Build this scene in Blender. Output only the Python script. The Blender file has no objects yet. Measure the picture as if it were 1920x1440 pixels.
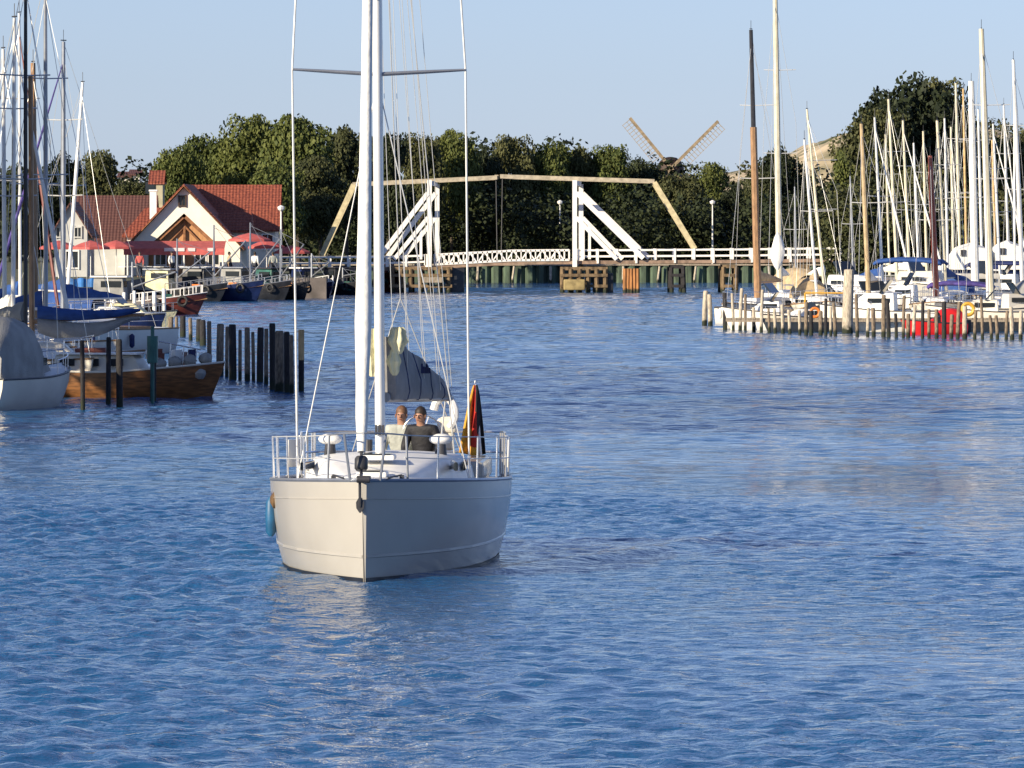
import bpy, bmesh, math, random
import numpy as np
from mathutils import Vector, Matrix, Euler
R = math.radians
random.seed(7)
scene = bpy.context.scene
# ------------------------------------------------------------------ camera, sky, sun
HC, F, K = 4.7, 8400.0, 1.5     # eye height (m); px ratio; depths written below are stretched by K (focal length = F*K px of 1920)
cam = bpy.data.cameras.new('camera'); camo = bpy.data.objects.new('camera', cam)
scene.collection.objects.link(camo); scene.camera = camo
camo.location = (0, 0, HC); camo.rotation_euler = (R(90), 0, 0)
cam.sensor_width = 36; cam.lens = 36*F*K/1920; cam.shift_y = (430-720)/1920
cam.clip_start = 1; cam.clip_end = 9000
SUN_EL, SUN_AZ = R(20), R(50)   # azimuth: left of the direction back past the camera
sdir = Vector((-math.sin(SUN_AZ)*math.cos(SUN_EL), -math.cos(SUN_AZ)*math.cos(SUN_EL), math.sin(SUN_EL)))
w = bpy.data.worlds.new("World"); scene.world = w; w.use_nodes = True
nt = w.node_tree; sky = nt.nodes.new('ShaderNodeTexSky'); sky.sky_type = 'NISHITA'; sky.sun_disc = False
sky.sun_elevation = SUN_EL; sky.sun_rotation = math.pi + SUN_AZ
sky.air_density = 1.0; sky.dust_density = 0.2; sky.ozone_density = 2.0; sky.altitude = 0
tint = nt.nodes.new('ShaderNodeMix'); tint.data_type = 'RGBA'; tint.blend_type = 'MULTIPLY'; tint.inputs[0].default_value = 1
tint.inputs[7].default_value = (0.83, 1.02, 1.56, 1)      # the clear blue of the day's sky
hsv = nt.nodes.new('ShaderNodeHueSaturation'); hsv.inputs['Saturation'].default_value = .62; nt.links.new(sky.outputs[0], hsv.inputs['Color'])
nt.links.new(hsv.outputs[0], tint.inputs[6]); nt.links.new(tint.outputs[2], nt.nodes['Background'].inputs[0]); nt.nodes['Background'].inputs[1].default_value = 0.0585
sun = bpy.data.lights.new('sun', 'SUN'); suno = bpy.data.objects.new('sun', sun); scene.collection.objects.link(suno)
sun.energy = 5.0; sun.angle = R(0.5); sun.color = (1, 0.86, 0.64)
suno.rotation_euler = sdir.to_track_quat('Z', 'Y').to_euler(); suno.location = (0, 0, 60)
scene.view_settings.view_transform = 'Standard'; scene.view_settings.look = 'None'
scene.view_settings.exposure = 0.60; scene.view_settings.gamma = 1
scene.cycles.max_bounces = 6; scene.cycles.transparent_max_bounces = 6

# ------------------------------------------------------------------ helpers
COL = scene.collection
def W(px, py, Y):
    return Vector(((px-960)*Y/F, Y, HC-(py-430)*Y/F))
def XX(px, Y): return (px-960)*Y/F
def ZZ(py, Y): return HC-(py-430)*Y/F

def mat(name, col, rough=0.6, var=0.12, scale=2.0, metal=0.0, bump=0.0, bscale=20, stretch=(1, 1, 1), col2=None, spec=0.5, coords='Object'):
    m = bpy.data.materials.new(name); m.use_nodes = True
    n = m.node_tree; b = n.nodes['Principled BSDF']
    b.inputs['Roughness'].default_value = rough; b.inputs['Metallic'].default_value = metal
    b.inputs['Specular IOR Level'].default_value = spec
    tc = n.nodes.new('ShaderNodeTexCoord'); mp = n.nodes.new('ShaderNodeMapping'); mp.inputs['Scale'].default_value = stretch
    n.links.new(tc.outputs[coords], mp.inputs[0])
    nz = n.nodes.new('ShaderNodeTexNoise'); nz.inputs['Scale'].default_value = scale; nz.inputs['Detail'].default_value = 5
    n.links.new(mp.outputs[0], nz.inputs[0])
    rp = n.nodes.new('ShaderNodeValToRGB'); rp.color_ramp.elements[0].position = 0.35; rp.color_ramp.elements[1].position = 0.65
    c2 = col2 or tuple(min(1, c*(1+var)) for c in col); c1 = tuple(c*(1-var) for c in col) if not col2 else col
    rp.color_ramp.elements[0].color = (*c1, 1); rp.color_ramp.elements[1].color = (*c2, 1)
    n.links.new(nz.outputs[0], rp.inputs[0]); n.links.new(rp.outputs[0], b.inputs['Base Color'])
    if bump:
        nb = n.nodes.new('ShaderNodeTexNoise'); nb.inputs['Scale'].default_value = bscale; nb.inputs['Detail'].default_value = 4
        n.links.new(mp.outputs[0], nb.inputs[0])
        bp = n.nodes.new('ShaderNodeBump'); bp.inputs['Strength'].default_value = bump; bp.inputs['Distance'].default_value = 0.05
        n.links.new(nb.outputs[0], bp.inputs['Height']); n.links.new(bp.outputs[0], b.inputs['Normal'])
    return m

class MB:
    def __init__(s): s.v = []; s.f = []; s.mi = []
    def add(s, vs, fs, mi=0):
        o = len(s.v); s.v += [tuple(v) for v in vs]; s.f += [tuple(i+o for i in f) for f in fs]; s.mi += [mi]*len(fs); return s
    def box(s, c, d, rz=0, mi=0):
        cx, cy, cz = c; x, y, z = d[0]/2, d[1]/2, d[2]/2; ca, sa = math.cos(rz), math.sin(rz)
        vs = [(cx+a*x*ca-b*y*sa, cy+a*x*sa+b*y*ca, cz+e*z) for e in (-1, 1) for a, b in ((-1, -1), (1, -1), (1, 1), (-1, 1))]
        return s.add(vs, [(3, 2, 1, 0), (4, 5, 6, 7), (0, 1, 5, 4), (1, 2, 6, 5), (2, 3, 7, 6), (3, 0, 4, 7)], mi)
    def bar(s, a, b, w, h, mi=0, up=(0, 0, 1)):
        a, b = Vector(a), Vector(b); d = (b-a).normalized(); u = Vector(up)
        if abs(d.dot(u)) > .98: u = Vector((0, 1, 0))
        sd = d.cross(u).normalized(); u = sd.cross(d)
        vs = [p+sd*i*w/2+u*j*h/2 for p in (a, b) for i, j in ((-1, -1), (1, -1), (1, 1), (-1, 1))]
        return s.add(vs, [(3, 2, 1, 0), (4, 5, 6, 7), (0, 1, 5, 4), (1, 2, 6, 5), (2, 3, 7, 6), (3, 0, 4, 7)], mi)
    def tube(s, pts, r, n=8, mi=0):
        pts = [Vector(p) for p in pts]
        if not isinstance(r, (list, tuple)): r = [r]*len(pts)
        base = len(s.v); pu = None
        for i, p in enumerate(pts):
            d = (pts[min(i+1, len(pts)-1)]-pts[max(i-1, 0)]).normalized()
            if pu is None:
                u = d.cross(Vector((0, 0, 1)))
                if u.length < .05: u = d.cross(Vector((0, 1, 0)))
                u.normalize()
            else:
                u = (pu-d*pu.dot(d)).normalized()
            pu = u; v2 = d.cross(u)
            for k in range(n):
                a = 2*math.pi*k/n; s.v.append(tuple(p+(u*math.cos(a)+v2*math.sin(a))*r[i]))
        for i in range(len(pts)-1):
            for k in range(n):
                s.f.append((base+i*n+k, base+i*n+(k+1) % n, base+(i+1)*n+(k+1) % n, base+(i+1)*n+k)); s.mi.append(mi)
        s.f.append(tuple(base+k for k in range(n))[::-1]); s.mi.append(mi)
        s.f.append(tuple(base+(len(pts)-1)*n+k for k in range(n))); s.mi.append(mi)
        return s
    def ell(s, c, r, n=10, m=7, mi=0, jit=0):
        c = Vector(c); base = len(s.v)
        for i in range(m+1):
            t = math.pi*i/m
            for k in range(n):
                a = 2*math.pi*k/n; j = 1+random.uniform(-jit, jit)
                s.v.append((c.x+r[0]*math.sin(t)*math.cos(a)*j, c.y+r[1]*math.sin(t)*math.sin(a)*j, c.z+r[2]*math.cos(t)*j))
        for i in range(m):
            for k in range(n):
                s.f.append((base+i*n+k, base+(i+1)*n+k, base+(i+1)*n+(k+1) % n, base+i*n+(k+1) % n)); s.mi.append(mi)
        return s
    def loft(s, rings, mi=0, closed=True, caps=True):
        base = len(s.v); n = len(rings[0])
        for r in rings: s.v += [tuple(p) for p in r]
        for i in range(len(rings)-1):
            for k in range(n if closed else n-1):
                s.f.append((base+i*n+k, base+i*n+(k+1) % n, base+(i+1)*n+(k+1) % n, base+(i+1)*n+k)); s.mi.append(mi)
        if caps:
            s.f.append(tuple(base+k for k in range(n))[::-1]); s.mi.append(mi)
            s.f.append(tuple(base+(len(rings)-1)*n+k for k in range(n))); s.mi.append(mi)
        return s
    def build(s, name, mats, parent=None, smooth=False, bevel=0):
        me = bpy.data.meshes.new(name); me.from_pydata(s.v, [], s.f)
        mats = mats if isinstance(mats, (list, tuple)) else [mats]
        for m in mats: me.materials.append(m)
        if len(mats) > 1: me.polygons.foreach_set('material_index', s.mi)
        bm = bmesh.new(); bm.from_mesh(me); bmesh.ops.remove_doubles(bm, verts=bm.verts, dist=1e-5)
        bmesh.ops.recalc_face_normals(bm, faces=bm.faces); bm.to_mesh(me); bm.free()
        if smooth:
            me.polygons.foreach_set('use_smooth', [True]*len(me.polygons))
            me.set_sharp_from_angle(angle=R(40))
        o = bpy.data.objects.new(name, me); COL.objects.link(o)
        if parent: o.parent = parent
        if bevel:
            b = o.modifiers.new('bevel', 'BEVEL'); b.width = bevel; b.segments = 2; b.limit_method = 'ANGLE'
        return o

def tag(o, label=None, cat=None, group=None, kind=None):
    if label: o['label'] = label
    if cat: o['category'] = cat
    if group: o['group'] = group
    if kind: o['kind'] = kind
    return o
def empty(name, loc, label=None, cat=None, rz=0, group=None):
    o = bpy.data.objects.new(name, None); COL.objects.link(o); o.location = loc; o.rotation_euler = (0, 0, rz)
    o.empty_display_size = .3
    return tag(o, label, cat, group)
def copy_tree(o, parent=None):
    c = o.copy(); COL.objects.link(c); c.parent = parent
    for ch in list(o.children): copy_tree(ch, c)
    return c

M = {}
M['gely'] = mat('cream_white_gelcoat', (.41, .39, .35), .24, .03, 1.5, spec=.35)
M['gel'] = mat('white_gelcoat', (.78, .75, .68), .3, .04, 1.5)
M['gelw'] = mat('warm_gelcoat', (.68, .64, .55), .35, .05, 1.5, spec=.3)
M['white'] = mat('white_paint', (.80, .79, .76), .45, .06, 4)
M['deck'] = mat('deck_white', (.78, .78, .76), .5, .05, 6)
M['teak'] = mat('teak', (.30, .18, .09), .6, .25, 8, stretch=(1, 8, 8))
M['varnish'] = mat('varnished_wood', (.19, .08, .025), .45, .4, 3, stretch=(1, 1, 6))
M['alu'] = mat('mast_aluminium', (.78, .77, .74), .35, .05, 3, metal=.25)
M['alug'] = mat('grey_aluminium', (.28, .30, .34), .35, .1, 3, metal=.5)
M['steel'] = mat('stainless_steel', (.75, .75, .76), .22, .05, 5, metal=.9)
M['wire'] = mat('rigging_wire', (.62, .62, .6), .4, .05, 5, metal=.3)
M['black'] = mat('black_rubber', (.02, .02, .022), .6, .2, 5)
M['dark'] = mat('dark_hardware', (.04, .04, .045), .45, .2, 5)
M['greysail'] = mat('grey_sailcloth', (.24, .235, .235), .85, .15, 3, bump=.5, bscale=7)
M['sail'] = mat('white_sailcloth', (.80, .79, .74), .8, .05, 3, bump=.4, bscale=6)
M['cream'] = mat('cream_sailcloth', (.66, .62, .40), .85, .15, 3, bump=.5, bscale=8)
M['blue'] = mat('blue_canvas', (.02, .07, .25), .8, .2, 3, bump=.4, bscale=6)
M['navy'] = mat('navy_canvas', (.012, .02, .09), .7, .3, 3, bump=.3)
M['purple'] = mat('purple_canvas', (.07, .05, .22), .8, .3, 3, bump=.3)
M['tan'] = mat('tan_canvas', (.45, .34, .2), .8, .2, 3, bump=.3)
M['greycan'] = mat('grey_canvas', (.30, .30, .29), .85, .15, 2, bump=.4)
M['red'] = mat('red_paint', (.62, .02, .02), .35, .15, 3)
M['brownred'] = mat('brown_red_paint', (.16, .04, .03), .5, .3, 3)
M['navyhull'] = mat('navy_hull_paint', (.012, .022, .08), .35, .3, 2)
M['blackhull'] = mat('black_hull_paint', (.02, .022, .028), .4, .3, 2)
M['green'] = mat('green_paint', (.03, .12, .10), .5, .3, 2)
M['yellow'] = mat('yellow_plastic', (.65, .36, .04), .5, .15, 3)
M['orange'] = mat('orange_plastic', (.70, .20, .03), .5, .1, 3)
M['glass'] = mat('dark_glass', (.02, .025, .03), .08, .1, 3)
M['post'] = mat('weathered_post', (.20, .155, .11), .85, .45, 5, stretch=(3, 3, 1), bump=.5)
M['postd'] = mat('tarred_post', (.022, .020, .022), .8, .4, 5, stretch=(3, 3, 1), bump=.5)
M['postp'] = mat('bleached_post', (.46, .40, .31), .85, .3, 5, stretch=(3, 3, 1), bump=.5)
M['posty'] = mat('yellow_post_top', (.62, .42, .20), .8, .2, 4)
def weed(m):
    n = m.node_tree; b = n.nodes['Principled BSDF']; src = b.inputs['Base Color'].links[0].from_socket
    tc = n.nodes.new('ShaderNodeTexCoord'); sp = n.nodes.new('ShaderNodeSeparateXYZ'); n.links.new(tc.outputs['Object'], sp.inputs[0])
    nz_ = n.nodes.new('ShaderNodeTexNoise'); nz_.inputs['Scale'].default_value = 7; n.links.new(tc.outputs['Object'], nz_.inputs[0])
    ad = n.nodes.new('ShaderNodeMath'); ad.operation = 'MULTIPLY_ADD'; n.links.new(nz_.outputs[0], ad.inputs[0]); ad.inputs[1].default_value = .5; n.links.new(sp.outputs['Z'], ad.inputs[2])
    mr = n.nodes.new('ShaderNodeMapRange'); mr.inputs['From Min'].default_value = .45; mr.inputs['From Max'].default_value = .62; n.links.new(ad.outputs[0], mr.inputs['Value'])
    mx = n.nodes.new('ShaderNodeMix'); mx.data_type = 'RGBA'; n.links.new(mr.outputs[0], mx.inputs[0]); mx.inputs[6].default_value = (.018, .025, .012, 1); n.links.new(src, mx.inputs[7]); n.links.new(mx.outputs[2], b.inputs['Base Color'])
M['mastc'] = mat('cream_mast', (.66, .60, .44), .45, .1, 3)
M['mastw'] = mat('varnished_mast', (.32, .19, .10), .35, .2, 3, stretch=(4, 4, 1))
M['mastr'] = mat('red_brown_mast', (.30, .08, .05), .4, .25, 3, stretch=(4, 4, 1))
M['mastd'] = mat('dark_mast', (.03, .03, .035), .4, .2, 3)
M['tile'] = None

def tile_mat(name, c1, c2):
    m = mat(name, c1, .75, .2, 6, col2=c2)
    n = m.node_tree; b = n.nodes['Principled BSDF']
    tc = n.nodes.new('ShaderNodeTexCoord'); wv = n.nodes.new('ShaderNodeTexWave'); wv.wave_type = 'BANDS'; wv.bands_direction = 'Z'
    wv.inputs['Scale'].default_value = 1.6; wv.inputs['Distortion'].default_value = .6
    w2 = n.nodes.new('ShaderNodeTexWave'); w2.bands_direction = 'X'; w2.inputs['Scale'].default_value = 1.3
    n.links.new(tc.outputs['Object'], wv.inputs[0]); n.links.new(tc.outputs['Object'], w2.inputs[0])
    ad = n.nodes.new('ShaderNodeMath'); ad.operation = 'ADD'; n.links.new(wv.outputs[1], ad.inputs[0]); n.links.new(w2.outputs[1], ad.inputs[1])
    bp = n.nodes.new('ShaderNodeBump'); bp.inputs['Strength'].default_value = .5; bp.inputs['Distance'].default_value = .06
    n.links.new(ad.outputs[0], bp.inputs['Height']); n.links.new(bp.outputs[0], b.inputs['Normal'])
    return m
M['tile'] = tile_mat('red_roof_tiles', (.15, .034, .022), (.30, .080, .042))
M['tiled'] = tile_mat('dark_roof_tiles', (.085, .035, .03), (.12, .05, .04))  # tone kept dark to stand for tree shade on the left house roofs
M['plaster'] = mat('white_plaster', (.82, .78, .68), .85, .06, 1.2)
M['plasterg'] = mat('grey_plaster', (.50, .50, .48), .85, .1, 1.2)
M['timber'] = mat('brown_timber', (.28, .12, .05), .7, .3, 4)
M['timberd'] = mat('dark_timber', (.05, .03, .02), .7, .3, 4)
M['bridgew'] = mat('bridge_white', (.82, .80, .76), .5, .07, 3)
M['bridgeb'] = mat('bridge_beige', (.42, .36, .26), .6, .25, 3)
M['bridgey'] = mat('bridge_straw', (.55, .47, .28), .6, .2, 3)
M['deckwood'] = mat('bridge_deck_wood', (.26, .18, .13), .8, .3, 3)
M['pier'] = mat('pier_timber', (.16, .11, .06), .85, .5, 2, stretch=(2, 2, .6), bump=.4)
M['piery'] = mat('pier_yellow', (.30, .23, .10), .8, .4, 1.5)
M['piero'] = mat('pier_orange_timber', (.34, .15, .05), .8, .35, 2, stretch=(3, 3, .5))
for k_ in ('post', 'postp', 'postd', 'pier', 'piero'): weed(M[k_])
M['sheet'] = mat('green_sheet_pile', (.06, .09, .06), .8, .5, 2, stretch=(1, 1, .25), bump=.4)
M['quay'] = mat('quay_wall', (.14, .12, .11), .9, .35, .8, bump=.4)
M['plank'] = mat('jetty_planks', (.30, .25, .19), .85, .3, 4, stretch=(6, 1, 1))
M['awn'] = mat('red_awning', (.48, .10, .09), .8, .15, 3)
M['awnw'] = mat('white_awning', (.80, .62, .62), .8, .1, 3)
M['hoard'] = mat('blue_tarpaulin', (.02, .13, .38), .6, .35, 1.2, bump=.4, bscale=5)
M['skin'] = mat('skin', (.36, .19, .125), .55, .08, 12)
M['hair'] = mat('dark_hair', (.025, .016, .012), .6, .3, 30)
M['hairb'] = mat('brown_hair', (.14, .07, .035), .6, .3, 30)
M['jack'] = mat('pale_grey_jacket', (.36, .375, .34), .8, .2, 8, bump=.4, bscale=14)
M['jackb'] = mat('black_jacket', (.012, .012, .016), .7, .3, 8, bump=.3, bscale=14)
M['trou'] = mat('dark_trousers', (.03, .035, .05), .8, .3, 8)

# ------------------------------------------------------------------ water
def axis(breaks):
    out = []; 
    for a, b, st in breaks:
        n = max(1, int(round((b-a)/st))); out += [a+(b-a)*i/n for i in range(n)]
    out.append(breaks[-1][1]); return np.array(out)
xs = axis([(-1500, -200, 200), (-200, -60, 20), (-60, -42, 3), (-42, -24, .7), (-24, -13, .5), (-13, 13, .085), (13, 24, .5), (24, 42, .7), (42, 60, 3), (60, 200, 20), (200, 1500, 200)])
ys = axis([(-300, -20, 40), (-20, 40, 4), (40, 54, .6), (54, 125, .085), (125, 200, .2), (200, 540, .46), (540, 640, 4), (640, 2600, 180)])
XG, YG = np.meshgrid(xs, ys)
rng = np.random.default_rng(3)
Z = np.zeros_like(XG)
fade = np.clip((22-abs(XG))/4, 0, 1)*np.clip((YG-46)/8, 0, 1)*np.clip((330-YG)/90, 0, 1)
fine = np.clip((13.5-abs(XG))/1.5, 0, 1)*np.clip((126-YG)/12, 0, 1)*np.clip((YG-50)/4, 0, 1)
patch = 0.78+0.30*np.sin(XG*.23+1.2+1.5*np.sin(YG*.05)+YG*.02)*np.sin(YG*.046+.8+.25*XG)+.16*np.sin(XG*.6+YG*.11)-0.34*np.clip(XG/6-.2, -1, 1)
patch = np.clip(patch, .22, 1.25)
for i in range(64):
    lam = float(np.exp(rng.uniform(np.log(.24), np.log(1.7)))); th = rng.normal(1.3, 1.3); k = 2*math.pi/lam
    a = .0070*min(lam, .46)**.9; ph = rng.uniform(0, 6.28)
    res = np.maximum(fine, .75) if lam > .9 else (fine if lam < .6 else np.maximum(fine, .5*(YG < 210)))
    Z += a*res*np.sin(k*(XG*math.cos(th)+YG*math.sin(th))+ph+.9*np.sin(XG*.5*math.cos(i)+YG*.31+i*2.1))
Z *= fade*patch
far = np.clip((YG-118)/60, 0, 1)*np.clip((560-YG)/20, 0, 1)*np.clip((42-abs(XG))/4, 0, 1)
for i in range(16):
    lam = rng.uniform(1.3, 2.2); th = rng.normal(1.5, .5); k = 2*math.pi/lam
    Z += far*.0065*lam/1.7*np.sin(k*(XG*math.cos(th)+YG*math.sin(th))+rng.uniform(0, 6.28)+.8*np.sin(XG*.3+YG*.17+i))
def crest(x, y, pts, wd, h):      # a raised wave with its trough along a polyline
    pts = [(a_, b_*K) for a_, b_ in pts]
    best = np.full_like(x, 1e9); sgn = np.zeros_like(x); tt = np.zeros_like(x); n = len(pts)-1
    for i in range(n):
        ax, ay = pts[i]; bx, by = pts[i+1]; dx, dy = bx-ax, by-ay; L2 = dx*dx+dy*dy
        t = np.clip(((x-ax)*dx+(y-ay)*dy)/L2, 0, 1); qx, qy = x-ax-t*dx, y-ay-t*dy; d = np.hypot(qx, qy)
        m = d < best; best = np.where(m, d, best); sgn = np.where(m, np.sign(dx*qy-dy*qx)*d, sgn); tt = np.where(m, (i+t)/n, tt)
    return h*np.exp(-(sgn/wd)**2)*(1-tt)**.6, np.exp(-(sgn/(wd*2))**2)*(1-tt)
Z *= 1-.6*np.exp(-((XG+1.75)/1.5)**2-((YG-84)/6.5)**2)      # smoother water pushed ahead of the bow
crs = []
crs.append(([(-1.2, 60.5), (0.0, 61.9), (1.5, 64.4), (2.8, 67.2), (4.6, 71.5), (7.2, 78)], .36, .10))
crs.append(([(-1.8, 60.6), (1.6, 62.6), (5, 66.5), (9, 72)], .4, .035))
crs.append(([(-2.5, 60.2), (-3.2, 60.7), (-4.4, 61.4), (-6, 62.6)], .22, .06))
crs.append(([(2.5, 55), (5, 56), (8, 57.5)], .3, .025))
crs.append(([(3.5, 84), (7, 86), (11, 87)], .4, .03))
for c_ in crs:
    h_, dmp = crest(XG, YG, *c_); Z = Z*(1-.75*dmp)+h_
me = bpy.data.meshes.new('water'); nx, ny = len(xs), len(ys)
vv = np.stack([XG.ravel(), YG.ravel(), Z.ravel()], 1).astype(np.float32)
me.vertices.add(nx*ny); me.vertices.foreach_set('co', vv.ravel())
ii = (np.arange(ny-1)[:, None]*nx+np.arange(nx-1)[None, :]).ravel()
fq = np.stack([ii, ii+1, ii+nx+1, ii+nx], 1).astype(np.int32)
me.loops.add(fq.size); me.loops.foreach_set('vertex_index', fq.ravel())
me.polygons.add(len(fq)); me.polygons.foreach_set('loop_start', np.arange(0, fq.size, 4, dtype=np.int32))
me.polygons.foreach_set('use_smooth', np.ones(len(fq), bool)); me.update(calc_edges=True)
wo = bpy.data.objects.new('water', me); COL.objects.link(wo); tag(wo, kind='structure')
m = bpy.data.materials.new('river_water'); m.use_nodes = True; n = m.node_tree; b = n.nodes['Principled BSDF']
b.inputs['Base Color'].default_value = (.013, .082, .21, 1); b.inputs['Roughness'].default_value = .05; b.inputs['IOR'].default_value = 1.33
tc = n.nodes.new('ShaderNodeTexCoord')
def nz(scale, st, det, rot=0):
    mp = n.nodes.new('ShaderNodeMapping'); mp.inputs['Scale'].default_value = st; mp.inputs['Rotation'].default_value = (0, 0, rot)
    n.links.new(tc.outputs['Object'], mp.inputs[0])
    t = n.nodes.new('ShaderNodeTexNoise'); t.inputs['Scale'].default_value = scale; t.inputs['Detail'].default_value = det
    t.inputs['Roughness'].default_value = .62; n.links.new(mp.outputs[0], t.inputs[0]); return t
rip = nz(2.6, (.75, 1.15, 1), 4, .25); mid = nz(.55, (.7, 1.0, 1), 3, -.2); big = nz(.07, (1, .45, 1), 3, .3)
ramp = n.nodes.new('ShaderNodeMapRange'); ramp.inputs['From Min'].default_value = .38; ramp.inputs['From Max'].default_value = .62
ramp.inputs['To Min'].default_value = .3; ramp.inputs['To Max'].default_value = 1.0
n.links.new(big.outputs[0], ramp.inputs['Value'])
bp1 = n.nodes.new('ShaderNodeBump'); bp1.inputs['Distance'].default_value = .17; n.links.new(ramp.outputs[0], bp1.inputs['Strength'])
n.links.new(rip.outputs[0], bp1.inputs['Height'])
bp2 = n.nodes.new('ShaderNodeBump'); bp2.inputs['Distance'].default_value = .30; bp2.inputs['Strength'].default_value = .5
n.links.new(mid.outputs[0], bp2.inputs['Height']); n.links.new(bp1.outputs[0], bp2.inputs['Normal'])
n.links.new(bp2.outputs[0], b.inputs['Normal']); me.materials.append(m)

# ------------------------------------------------------------------ land
mg = mat('grassy_ground', (.06, .08, .03), .95, .3, .25, col2=(.12, .11, .06), bump=.4, bscale=2)
GZ = 1.4
GL_ = 0
out = [(-2500, -300), (-60, -300), (-44, 0), (-38, 60), (-25, 95), (-18, 125), (-19, 165), (-23, 210), (-25, 304), (-12.6, 304), (-13.6, 342),
       (-20, 395), (33, 395), (25.5, 345), (25.5, 312), (33, 290), (40, 180), (70, 60), (90, -300), (2500, -300), (2500, 2400), (-2500, 2400)]
g = MB(); nn = len(out)
g.add([(x, y, GZ) for x, y in out], [tuple(range(nn))])
g.add([(x, y, GZ) for x, y in out[1:19]]+[(x, y, -1.5) for x, y in out[1:19]], [(i, i+1, i+19, i+18) for i in range(17)])
go = g.build('ground', [mg, M['quay']]); tag(go, kind='structure')
for p_ in go.data.polygons: p_.material_index = 1 if abs(p_.normal.z) < .5 else 0
bm = bmesh.new(); bm.from_mesh(go.data); bmesh.ops.triangulate(bm, faces=bm.faces)
for f in bm.faces:
    if abs(f.normal.z) > .9 and f.normal.z < 0: f.normal_flip()
bm.to_mesh(go.data); bm.free()
# hill with sandy scars
hs = MB(); hx = np.linspace(-30, 90, 90); hy = np.linspace(470, 640, 50); vs = []; fs = []
for y in hy:
    for x in hx:
        u = min(1, max(0, (y-478)/60)); u = u*u*(3-2*u)
        px = 960+x*F/520
        prof = np.interp(px, [800, 1180, 1300, 1400, 1480, 1560, 1640, 1760, 2100], [.5, 2.5, 9.2, 10.4, 11, 13.4, 15.2, 16, 14])
        vs.append((x, y, GZ-.3+u*prof*(1+.03*math.sin(x*.31+.1*y)+.012*math.sin(x*1.3+y*.3))))
for j in range(49):
    for i in range(89): a = j*90+i; fs.append((a, a+1, a+91, a+90))
hs.add(vs, fs); mh = mat('sandy_hill', (.06, .075, .025), .95, .2, .13, col2=(.60, .48, .32), bump=.5, bscale=1.5)
ho = hs.build('hill', mh, smooth=True); tag(ho, kind='structure')
r = MB(); 
sx0, sx1 = -19.9, 32.9; k = 0; x = sx0
while x < sx1:       # ribbed sheet piling on the far bank
    for (a, bb) in ((0, .22), (.22, -.12)):
        pass
    r.add([(x, 394.9, -.6), (x+.3, 394.5, -.6), (x+.7, 394.5, -.6), (x+1.0, 394.9, -.6), (x, 394.9, 1.5), (x+.3, 394.5, 1.5), (x+.7, 394.5, 1.5), (x+1.0, 394.9, 1.5)],
          [(0, 1, 5, 4), (1, 2, 6, 5), (2, 3, 7, 6)]); x += 1.0
rt = empty('sheet_pile_wall', (6, 394.8, 0), 'green stained sheet pile wall along the far bank behind the bridge', 'quay wall')
ro = r.build('sheet_piling', M['sheet'], rt); ro.location = (-6, -394.8, 0)
c = MB().box((.5, -.1, 1.58), (52.8, .6, .14)).build('capping_beam', M['plank'], rt)
c = MB()
for k in range(17): c.tube([(-25+k*3.2+random.uniform(-.3, .3), -.75, -.5), (-25+k*3.2, -.7, 1.45)], .11, 6)
c.build('fender_piles', M['postp'], rt)

# ------------------------------------------------------------------ trees
def leaf_mat(name, c1, c2, c3):
    m = bpy.data.materials.new(name); m.use_nodes = True; n = m.node_tree; b = n.nodes['Principled BSDF']
    g_ = n.nodes.new('ShaderNodeNewGeometry'); tc = n.nodes.new('ShaderNodeTexCoord'); oi = n.nodes.new('ShaderNodeObjectInfo')
    t = n.nodes.new('ShaderNodeTexNoise'); t.inputs['Scale'].default_value = .6; n.links.new(tc.outputs['Object'], t.inputs[0])
    mx = n.nodes.new('ShaderNodeMath'); mx.operation = 'MULTIPLY_ADD'; n.links.new(g_.outputs['Random Per Island'], mx.inputs[0]); mx.inputs[1].default_value = .45
    n.links.new(t.outputs[0], mx.inputs[2])
    m2 = n.nodes.new('ShaderNodeMath'); m2.operation = 'MULTIPLY_ADD'; n.links.new(oi.outputs['Random'], m2.inputs[0]); m2.inputs[1].default_value = .3
    n.links.new(mx.outputs[0], m2.inputs[2])
    rp = n.nodes.new('ShaderNodeValToRGB'); e = rp.color_ramp.elements; e[0].position = .45; e[0].color = (*c1, 1); e[1].position = 1.15; e[1].position = 1.0; e[1].color = (*c3, 1)
    x = e.new(.75); x.color = (*c2, 1); n.links.new(m2.outputs[0], rp.inputs[0]); n.links.new(rp.outputs[0], b.inputs['Base Color'])
    b.inputs['Roughness'].default_value = .7; b.inputs['Specular IOR Level'].default_value = .25
    return m
LM = [leaf_mat('broad_leaves', (.024, .038, .010), (.055, .074, .018), (.105, .120, .030)),
      leaf_mat('olive_leaves', (.024, .030, .012), (.046, .054, .020), (.085, .088, .032)),
      leaf_mat('dark_leaves', (.008, .013, .006), (.016, .024, .010), (.032, .042, .016))]  # dark foliage; also stands in for shade in the wood and undergrowth
bark = mat('bark', (.07, .055, .04), .9, .3, 3, stretch=(2, 2, .4), bump=.5)
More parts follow.
